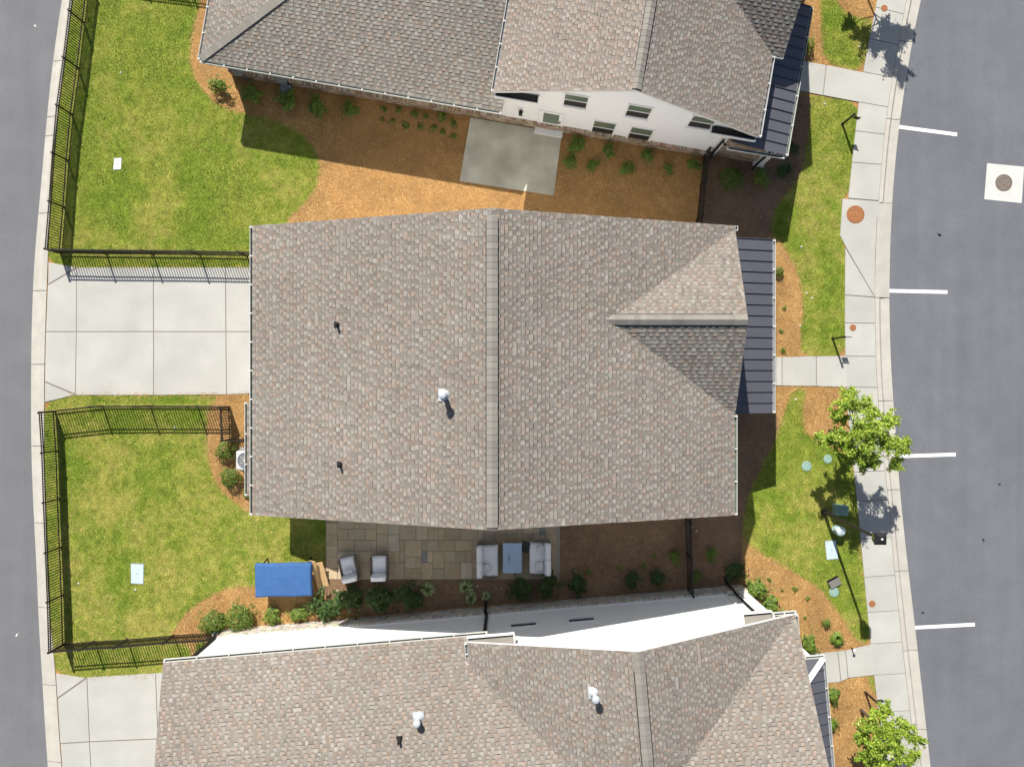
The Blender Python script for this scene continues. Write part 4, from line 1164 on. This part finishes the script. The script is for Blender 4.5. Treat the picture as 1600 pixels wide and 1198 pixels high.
def tree(base, clusters, label, seed, trunk_r=.055, leaves=950, group=None):
    r = random.Random(seed)
    o = empty("young_tree", base, 0, label, "tree", group)
    cen = sum((c for c, _ in clusters), Vector()) / len(clusters)
    zlo = min(c.z for c, _ in clusters)
    fork = Vector((base.x * .75 + cen.x * .25, base.y * .75 + cen.y * .25, max(1.2, zlo * .62)))
    top = Vector((cen.x, cen.y, cen.z))
    t = MB().tube([Vector((0, 0, -.05)), (fork - base) * .5, fork - base, top - base], [trunk_r * 1.25, trunk_r, trunk_r * .85, trunk_r * .35], 8)
    for c, rad in clusters:
        s = fork.lerp(top, min(.9, max(0, (c.z - fork.z) / max(.1, top.z - fork.z)) * .6))
        m = s.lerp(c, .5) + Vector((0, 0, -.08))
        t.tube([s - base, m - base, c - base], [trunk_r * .45, trunk_r * .3, .008], 5)
    t.build("trunk", MAT['bark'], o)
    b = MB()
    G = [(.30, .42, .035), (.36, .47, .045), (.22, .34, .03), (.42, .50, .08), (.15, .25, .025)]
    for c, rad in clusters:
        # sprays of leaves reaching out of each cluster
        sprays = [(Vector((r.gauss(0, 1), r.gauss(0, 1), r.gauss(.1, .6))).normalized(), r.uniform(.65, 1.45)) for _ in range(12)]
        for i in range(int(leaves * rad / .45)):
            d, l = r.choice(sprays)
            p = c + d * rad * l * r.uniform(.1, 1) + Vector((r.gauss(0, 1), r.gauss(0, 1), r.gauss(0, 1))) * rad * .14
            q = r.uniform(.75, 1.2); col_ = tuple(v * q for v in r.choice(G))
            leaf_faces(b, p - base, Vector((r.gauss(0, .5), r.gauss(0, .5), 1)) + d * .3, r.uniform(.075, .15), col_, r, .5)
    b.build("crown", MAT['leaf'], o)
    return o
def cl(lst): return [(P(x, y, z), r_) for x, y, z, r_ in lst]
tree(P(1296, 672), cl([(1324, 632, 3.6, .5), (1312, 650, 3.2, .38), (1330, 615, 3.3, .28), (1362, 640, 3.8, .45), (1386, 652, 3.6, .38), (1342, 665, 4.3, .55), (1372, 675, 4.2, .55), (1300, 690, 3.0, .45), (1284, 685, 2.6, .3), (1322, 688, 3.6, .5), (1350, 702, 4.0, .5), (1382, 692, 3.8, .45), (1404, 696, 3.4, .36), (1416, 692, 3.2, .2), (1347, 724, 3.2, .38), (1326, 716, 2.8, .3), (1398, 724, 3.0, .3), (1366, 716, 3.3, .36)]),
     "bright green young tree standing in the island bed beside the sidewalk lamp post", 5, group="young street trees")
tree(P(1345, 1108), cl([(1382, 1108, 3.0, .3), (1362, 1130, 3.0, .45), (1390, 1138, 3.4, .5), (1414, 1140, 3.0, .36), (1432, 1152, 2.8, .3), (1346, 1152, 2.6, .36), (1372, 1165, 3.3, .45), (1402, 1170, 3.2, .45), (1425, 1182, 2.8, .34), (1350, 1182, 2.6, .36), (1386, 1196, 3, .45), (1374, 1112, 2.8, .3)]),
     "bright green young tree at the lower right corner over the sidewalk", 6, group="young street trees")
off = P(1339, -46)
tree(off, [(off + Vector(v), r_) for v, r_ in (((0, 0, 3.3), .6), ((.7, .1, 3.0), .5), ((-.7, .2, 3.0), .45), ((.2, .7, 3.4), .5), ((-.3, -.6, 2.6), .5), ((.6, -.6, 2.6), .45), ((-1.1, 0, 2.4), .3), ((1.0, -.5, 2.3), .35), ((.1, .1, 4.1), .5), ((.5, .3, 4.5), .4), ((1.2, .3, 2.9), .3), ((.2, .5, 5.0), .3))],
     "young tree beyond the top edge whose leafy shadow falls on the sidewalk", 8, group="young street trees")

# ---------------------------------------------------------------- street lamp, sign posts, utilities
lp = P(1287.5, 800)
hz = 4.55
lamp = empty("street_lamp", lp, 0, "tall black lamp post with square lantern head beside the tree shadow", "lamp")
tilt = Vector((.10, -.16, 0))
MB().lathe([(.14, 0), (.14, .10), (.09, .18), (.075, .55), (.05, .62)], 12).build("base", MAT['black'], lamp)
MB().tube([(0, 0, .5), tilt * .5 + Vector((0, 0, hz * .5)), tilt + Vector((0, 0, hz))], [.075, .062, .052], 10).build("pole", MAT['black'], lamp)
hd = MB()
def ring(w, z): return [Vector((tilt.x + a * w, tilt.y + c * w, z)) for a, c in ((-1, -1), (1, -1), (1, 1), (-1, 1))]
def loft(b, w0, z0, w1, z1): b.hexa(ring(w0, z0) + ring(w1, z1))
loft(hd, .06, hz - .02, .10, hz + .06); loft(hd, .215, hz + .50, .225, hz + .55); loft(hd, .225, hz + .552, .10, hz + .66)
for a, c in ((-1, -1), (1, -1), (1, 1), (-1, 1)):
    hd.tube([(tilt.x + a * .10, tilt.y + c * .10, hz + .05), (tilt.x + a * .20, tilt.y + c * .20, hz + .51)], .014, 4)
hd.build("lantern_head", MAT['black'], lamp)
g_ = MB(); loft(g_, .095, hz + .065, .19, hz + .495); g_.build("lantern_glass", MAT['glass_green'], lamp)
MB().lathe([(.03, hz + .66), (.045, hz + .69), (.03, hz + .73), (.008, hz + .75)], 10, tilt.x, tilt.y).build("finial", MAT['pebble'], lamp)

for (x, y, ax, ay), lab in (((1316, 194, .26, -.08), "black hanging sign post on the grass left of the top parking stripe"), ((1301, 529, .27, .0), "black hanging sign post on the grass above the middle walkway"), ((1352, 1081, .27, .02), "black hanging sign post in the straw above the lower right tree")):
    o = empty("sign_post", P(x, y), math.atan2(ay, ax), lab, "sign post", "hanging sign posts")
    MB().box(-.035, .035, -.035, .035, -.05, 1.24).box(-.045, .045, -.045, .045, 1.24, 1.27).build("post", MAT['black'], o)
    MB().box(.035, .36, -.014, .014, 1.08, 1.11).build("arm", MAT['black'], o)
    MB().box(.09, .34, -.008, .008, .86, 1.05).tube([(.12, 0, 1.04), (.12, 0, 1.09)], .006, 4).tube([(.31, 0, 1.04), (.31, 0, 1.09)], .006, 4).build("sign_plate", MAT['black'], o)
    MB().lathe([(.075, -.01), (.06, .06), (.036, .09)], 8).build("post_collar", MAT['black'], o)

def vault(poly, mat, label, z=.03, name="utility_vault", cat="utility box"):
    pts = px(poly); c = sum(pts, Vector()) / len(pts)
    o = empty(name, c, 0, label, cat)
    q = [p - c for p in pts]
    MB().prism([(p.x, p.y) for p in q], -.05, z * .6).build("frame", MAT['stonegrey'], o)
    i_ = [p * .91 for p in q]
    MB().prism([(p.x, p.y) for p in i_], z * .3, z).build("lid", mat, o)
    k_ = i_[0].lerp(i_[2], .5)
    MB().box(k_.x - .03, k_.x + .03, k_.y - .012, k_.y + .012, z, z + .006).build("lid_handle", MAT['stonegrey'], o)
vault([(204, 879), (225.5, 879.5), (225, 913), (204.5, 912)], MAT['vault'], "pale blue rectangular utility lid in the lower left lawn")
vault([(178.5, 247), (191, 246.5), (189.5, 265.5), (177, 266.5)], MAT['vault_white'], "small white rectangular utility lid in the upper left lawn")
vault([(1288, 844), (1306, 842.5), (1310, 873.5), (1291, 875)], MAT['vault'], "pale blue rectangular utility lid beside the street lamp shadow")
for (x, y, r_), lab in (((1293, 717, 7), "round teal lid partly under the young tree"), ((1260, 728, 8), "round teal lid in the grass left of the young tree"), ((1303, 924.5, 8), "round teal lid beside the grey stone box in the grass")):
    o = empty("valve_lid", P(x, y), 0, lab, "lid")
    MB().lathe([(r_ / PPM * 1.05, -.02), (r_ / PPM, .035), (r_ / PPM * .8, .045), (r_ / PPM * .78, .038)], 8).build("rim", MAT['lid_green'], o)
    MB().lathe([(r_ / PPM * .76, -.02), (r_ / PPM * .76, .04)], 8).build("lid", MAT['lid_green'], o)
c = P(1315, 797, .4); c.z = 0
o = empty("telecom_pedestal", c, R(-5), "green ribbed utility pedestal in the tree shade beside the lamp post", "utility box")
MB().bbox(-.28, .28, -.22, .22, 0, .50, .04).build("cabinet", MAT['lid_green'], o)
for k in range(4): MB().box(-.22 + k * .13, -.17 + k * .13, -.2, .2, .5, .53).build("rib", MAT['lid_green'], o)
c = P(1313.5, 830, .5); c.z = 0
o = empty("cable_pedestal", c, R(4), "white rounded cable pedestal casting a black shadow beside the lamp post", "utility box")
MB().lathe([(.13, 0), (.14, .10), (.19, .14), (.21, .46), (.19, .55), (.12, .60), (.02, .62)], 16).build("cover", MAT['vault'], o)
MB().lathe([(.2, 0), (.2, .06), (.14, .08)], 16).build("base", MAT['lid_green'], o)
c = P(1302, 908); o = empty("meter_box", c, R(28), "grey stone box tilted open in the grass beside a teal lid", "box")
MB().box(-.26, .26, -.16, .16, -.02, .05).build("box_frame", MAT['black'], o)
MB().box(-.25, .25, -.17, .15, -.012, .022, xf=Matrix.Translation((0, -.05, .11)) @ Matrix.Rotation(R(13), 4, 'X')).build("tilted_lid", MAT['stonegrey'], o)
for (x, y), lab in (((1330, 1012), "small white path light at the edge of the lower walkway"), ((1337, 1126), "small pale path light left of the lower right tree")):
    o = empty("path_light", P(x, y), 0, lab, "path light")
    MB().tube([(0, 0, 0), (0, 0, .34)], .022, 6).build("stake", MAT['black'], o)
    MB().lathe([(.06, .33), (.065, .36), (.02, .41)], 10).build("shade", MAT['pebble'], o)
SPR = [(1252, 386, "in the bare patch near the middle porch corner"), (1268, 466, "in the grass right of the straw bed of the middle porch"), (1260, 458, "tiny one just above left of its twin in the grass"), (1250, 509, "at the straw border right of the middle porch"), (1288, 163, "in the grass just below the upper walkway"), (1343, 73, "in the grass near the tree shadow at the top"), (1243, 624, "in the grass just below the middle walkway"), (189, 114, "in the upper left lawn below the top fence"), (274, 668, "beside the fence at the top of the lower left lawn"), (123, 911, "in the lower left lawn near the west fence"), (212, 921, "just below the pale blue lid in the left lawn")]
for x, y, t in SPR:
    o = empty("sprinkler_head", P(x, y), 0, "white sprinkler head %s" % t, "sprinkler", "lawn sprinkler heads")
    MB().lathe([(.035, -.02), (.04, .035), (.03, .045)], 10).build("cap", MAT['pebble'], o)
    MB().lathe([(.014, .045), (.012, .06)], 8).build("nozzle", MAT['stonegrey'], o)
r_ = random.Random(3)
pm = []
for s in range(3):
    b = MB(); rs = random.Random(s)
    b.lathe([(.022, -.01), (.03 * rs.uniform(.8, 1.2), .012), (.022, .024), (.008, .03)], 7); pm.append(b.mesh("pebble", MAT['pebble']))
for i, (x, y) in enumerate([(527, 922), (553, 920), (577, 922), (598, 925), (606, 925), (618, 923), (775, 919), (783, 919), (806, 917), (830, 917), (855, 919), (877, 918), (880, 846), (884, 805 + 15), (1088, 829), (746, 915)]):
    o = obj("pebble", pm[i % 3], None, P(x, y), r_.uniform(0, 6), scale=(1, r_.uniform(.8, 1.3), 1))
    tag(o, "small white pebble lying on the shaded mulch around the patio", "pebble", "white pebbles in the shaded mulch")
for (x, y, s), lab in (((1470, 264 + 103, 1.4), "black speck of debris on the road below the manhole"), ((1538, 853 - 10, 1.2), "black speck of debris on the right road at mid height"), ((1564, 757, 1.0), "tiny black speck at the right edge of the road"), ((1443, 957, 1.0), "tiny black speck above the lowest parking stripe"), ((53, 39, 1.0), "pale leaf lying on the left road near the top"), ((24, 993, 1.2), "pale leaf lying on the left road near the bottom")):
    o = obj("leaf_debris", MB().face([(-.05, -.02, .004), (.0, -.045, .01), (.06, .0, .02), (.01, .04, .012)]).face([(.06, 0, .02), (.11, .01, .008), (.01, .04, .012)]).mesh("leaf_debris", MAT['black'] if 'black' in lab else MAT['pebble']), None, P(x, y) + Vector((0, 0, -.08)), r_.uniform(0, 6), scale=(s, s, s))
    tag(o, lab, "leaf")

# air conditioner
c = P(384, 719, .75); c.z = 0
o = empty("air_conditioner", c, 0, "grey air conditioner unit with round fan between the two boxwoods", "air conditioner")
MB().bbox(-.42, .42, -.42, .42, .05, .78, .06).build("cabinet", MAT['acmetal'], o)
MB().prism([(-.5, -.5), (.5, -.5), (.5, .5), (-.5, .5)], -.02, .055).build("base_pad", MAT['concrete'], o)
MB().lathe([(.34, .775), (.34, .80), (.31, .81), (.31, .785), (.05, .785)], 24).build("fan_ring", MAT['meter'], o)
for k in range(5):
    a = k * 2 * math.pi / 5
    MB().box(.04, .29, -.055, .055, .79, .797, xf=Matrix.Rotation(a, 4, 'Z')).build("fan_blade", MAT['stonegrey'], o)
MB().lathe([(.07, .79), (.07, .83), (.03, .84)], 12).build("fan_hub", MAT['acmetal'], o)

# ---------------------------------------------------------------- patio furniture
def cushion(parent, name, x0, x1, y0, y1, z0, z1, mat, xf=None, n=8, puff=.35, loc=(0, 0, 0), rz=0):
    """soft pillow-like block: rounded grid top and bottom"""
    b = MB(); V = []
    zc, hz_ = (z0 + z1) / 2, (z1 - z0) / 2
    for side in (1, -1):
        for j in range(n + 1):
            for i in range(n + 1):
                u, v = i / n * 2 - 1, j / n * 2 - 1
                e = (1 - abs(u) ** 5) * (1 - abs(v) ** 5)
                x = (x0 + x1) / 2 + u * (x1 - x0) / 2 * (1 - .03 * v * v); y = (y0 + y1) / 2 + v * (y1 - y0) / 2 * (1 - .03 * u * u)
                z = zc + side * hz_ * (puff + (1 - puff) * e ** .45)
                p = Vector((x, y, z)); V.append(xf @ p if xf else p)
    b.v = [tuple(p) for p in V]; m = (n + 1) * (n + 1)
    for j in range(n):
        for i in range(n):
            a = j * (n + 1) + i
            b.f.append((a, a + 1, a + n + 2, a + n + 1)); b.f.append((m + a + n + 1, m + a + n + 2, m + a + 1, m + a))
    for i in range(n):
        for (p, q) in ((i, i + 1), ((n) * (n + 1) + i + 1, n * (n + 1) + i)): b.f.append((p, m + p, m + q, q))
        for (p, q) in (((i + 1) * (n + 1), i * (n + 1)), (i * (n + 1) + n, (i + 1) * (n + 1) + n)): b.f.append((p, m + p, m + q, q))
    b.c = [None] * len(b.f); b.m = [0] * len(b.f)
    return b.build(name, mat, parent, loc, rz, smooth=True)

def seat(c, ang, w, d, ncush, label, cat, name, pillows=(), arms=True):
    """outdoor seat facing local +y; back at -y"""
    o = empty(name, c, ang, label, cat)
    for sx in (-1, 1):
        for sy in (-1, 1): MB().box(sx * (w / 2 - .05) - .03, sx * (w / 2 - .05) + .03, sy * (d / 2 - .06) - .03, sy * (d / 2 - .06) + .03, .0, .16).build("leg", MAT['wicker'], o)
    MB().bbox(-w / 2, w / 2, -d / 2, d / 2, .14, .27, .02).build("seat_frame", MAT['wicker'], o)
    MB().bbox(-w / 2, w / 2, -d / 2, -d / 2 + .06, .27, .72, .02).build("back_frame", MAT['wicker'], o)
    for sx in (-1, 1): MB().bbox(*sorted((sx * w / 2, sx * (w / 2 - .055))), -d / 2 + .062, d / 2 - .04, .27, .50, .02).build("arm", MAT['wicker'], o)
    cushion(o, "seat_cushion", -w / 2 + .06, w / 2 - .06, -d / 2 + .20, d / 2 + .0, .275, .44, MAT['cushion'])
    cw = (w - .12) / ncush
    for k in range(ncush):
        x = -w / 2 + .06 + k * cw
        xf = Matrix.Translation((0, -d / 2 + .19, .42)) @ Matrix.Rotation(R(12), 4, 'X')
        cushion(o, "back_cushion", x + .004, x + cw - .004, -.125, .095, -.02, .42, MAT['cushion'], xf, puff=.8)
    for (x, y, a, t) in pillows:
        xf = Matrix.Translation((x, y, .54)) @ Matrix.Rotation(R(a), 4, 'Z') @ Matrix.Rotation(R(t), 4, 'X')
        cushion(o, "pillow", -.19, .19, -.19, .19, -.07, .07, MAT['pillow'], xf, puff=.15)
    return o
seat(P(545.5, 888, .4) * 1, R(13), .76, 1.0, 1, "white cushioned lounge chair turned slightly, with a small pillow, nearest the blue cover", "chair", "lounge_chair", [(.02, -.18, 8, 20)])
seat(P(593, 886, .4) * 1, R(1.5), .76, 1.0, 1, "white cushioned lounge chair without pillow, right of the turned one", "chair", "lounge_chair")
for o in [o for o in bpy.data.objects if o.name.startswith("lounge_chair")]: o.location.z = .042
a = seat(P(762, 875, .4), R(-90), 1.50, .90, 2, "white loveseat with its back to the lounge chairs and one pillow", "loveseat", "loveseat", [(.30, -.08, 15, 25)])
a.location.z = .042
a = seat(P(843.5, 871, .4), R(90), 1.50, .90, 2, "white loveseat right of the fire table with two pillows", "loveseat", "loveseat", [(.42, -.05, 38, 30), (-.32, .02, 2, 6)])
a.location.z = .042
c = P(800.5, 871.5, .6); c.z = .042
o = empty("fire_table", c, 0, "blue grey rectangular fire table between the two loveseats", "table")
MB().bbox(-.34, .34, -.57, .57, 0, .54, .02).build("base", MAT['wicker'], o)
MB().bbox(-.40, .40, -.64, .64, .54, .60, .012).build("table_top", MAT['bluegrey'], o)
MB().bbox(-.14, .16, -.36, .38, .60, .612, .008).build("burner_lid", MAT['bluegrey'], o)
MB().box(-.15, -.12, -.10, .12, .612, .622).build("lid_handle", MAT['black'], o)
c = P(821, 854, .4); c.z = .042
o = empty("side_table", c, R(-20), "small black side table between the fire table and the right loveseat", "table")
MB().bbox(-.15, .15, -.22, .22, .40, .43, .01).build("table_top", MAT['black'], o)
for sx in (-1, 1):
    for sy in (-1, 1): MB().box(sx * .12 - .012, sx * .12 + .012, sy * .19 - .012, sy * .19 + .012, 0, .40).build("leg", MAT['black'], o)

# blue covered table and leaning boards
zt = .98
c = P(442.5, 906.5, zt); c.z = 0
o = empty("covered_table", c, R(1), "long patio table draped with a bright blue fabric cover on the lawn edge", "table")
hw, hl_ = 1.19, .69
for sx, sy in ((-1, -1), (1, -1), (1, 1), (-1, 1)):
    MB().tube([(sx * (hw - .25), sy * (hl_ + .04), 0), (sx * (hw - .2), sy * (hl_ - .12), zt - .04)], .035, 6).build("leg", MAT['black'], o)
b = MB(); nx_, ny_ = 30, 16
prof = []
def cz(u, v):
    e = max(abs(u) ** 14, abs(v) ** 14)
    return zt + .035 * (1 - abs(v)) - .02 * e + .012 * math.sin(u * 7 + v * 3) * (1 - e) - .02 * math.exp(-(v / .05) ** 2) * (1 - u * u) + .006 * math.sin(u * 23)
for j in range(ny_ + 1):
    for i in range(nx_ + 1):
        u, v = i / nx_ * 2 - 1, j / ny_ * 2 - 1
        b.v.append((u * hw * (1 - .012 * math.cos(v * 1.5)), v * hl_ * (1 + .012 * math.sin(u * 5)), cz(u, v)))
for j in range(ny_):
    for i in range(nx_):
        a = j * (nx_ + 1) + i; b.f.append((a, a + 1, a + nx_ + 2, a + nx_ + 1))
edge = [j * (nx_ + 1) for j in range(ny_, -1, -1)][:-1] + list(range(nx_ + 1))[:-1] + [j * (nx_ + 1) + nx_ for j in range(ny_ + 1)][:-1] + [ny_ * (nx_ + 1) + i for i in range(nx_, -1, -1)][:-1]
st = len(b.v)
for k, e_ in enumerate(edge):
    x, y, z = b.v[e_]; w_ = 1 + .012 * math.sin(k * 1.3)
    b.v.append((x * w_, y * w_, z - .26 - .02 * math.sin(k * .7)))
for k in range(len(edge)):
    k2 = (k + 1) % len(edge); b.f.append((edge[k], st + k, st + k2, edge[k2]))
b.c = [None] * len(b.f); b.m = [0] * len(b.f)
b.build("cover", MAT['blue'], o, smooth=True)
b = MB().box(-hw + .05, hw - .05, -hl_ + .05, hl_ - .05, zt - .10, zt - .035); b.build("table_top", MAT['black'], o)
for (pts, w_, lab) in (([(489.5, 893, .05), (487.5, 876.5, .75)], .30, "tan board leaning nearest the end of the blue covered table"), ([(500, 920, .05), (489, 877, .8)], .16, "narrow middle tan board leaning beside the blue covered table"), ([(508, 917, .04), (497, 879, .55)], .36, "widest tan board lying outermost beside the patio corner")):
    A, B = P(*pts[0]), P(*pts[1]); d = (B - A); L_ = d.length; d.normalize()
    s_ = Vector((0, 0, 1)).cross(d).normalized(); n_ = d.cross(s_).normalized()
    if n_.z < 0: n_, s_ = -n_, -s_
    ang = math.atan2(d.y, d.x)
    b = MB()
    # board outline with an angled foot and a nibbled corner
    out = [(0, -w_ / 2), (L_, -w_ / 2), (L_, w_ / 2 - .06), (L_ - .07, w_ / 2), (.04, w_ / 2)]
    top = [A + d * x + s_ * y for x, y in out]; bot = [p - n_ * .025 for p in top]
    m = len(out); b.v = [tuple(p - A) for p in top + bot]
    b.f = [tuple(range(m)), tuple(reversed(range(m, 2 * m)))] + [(m + i, m + (i + 1) % m, (i + 1) % m, i) for i in range(m)]
    b.c = [None] * len(b.f); b.m = [0] * len(b.f)
    tag(b.build("leaning_board", MAT['cardboard'], None, A), lab, "board", "tan boards beside the covered table")
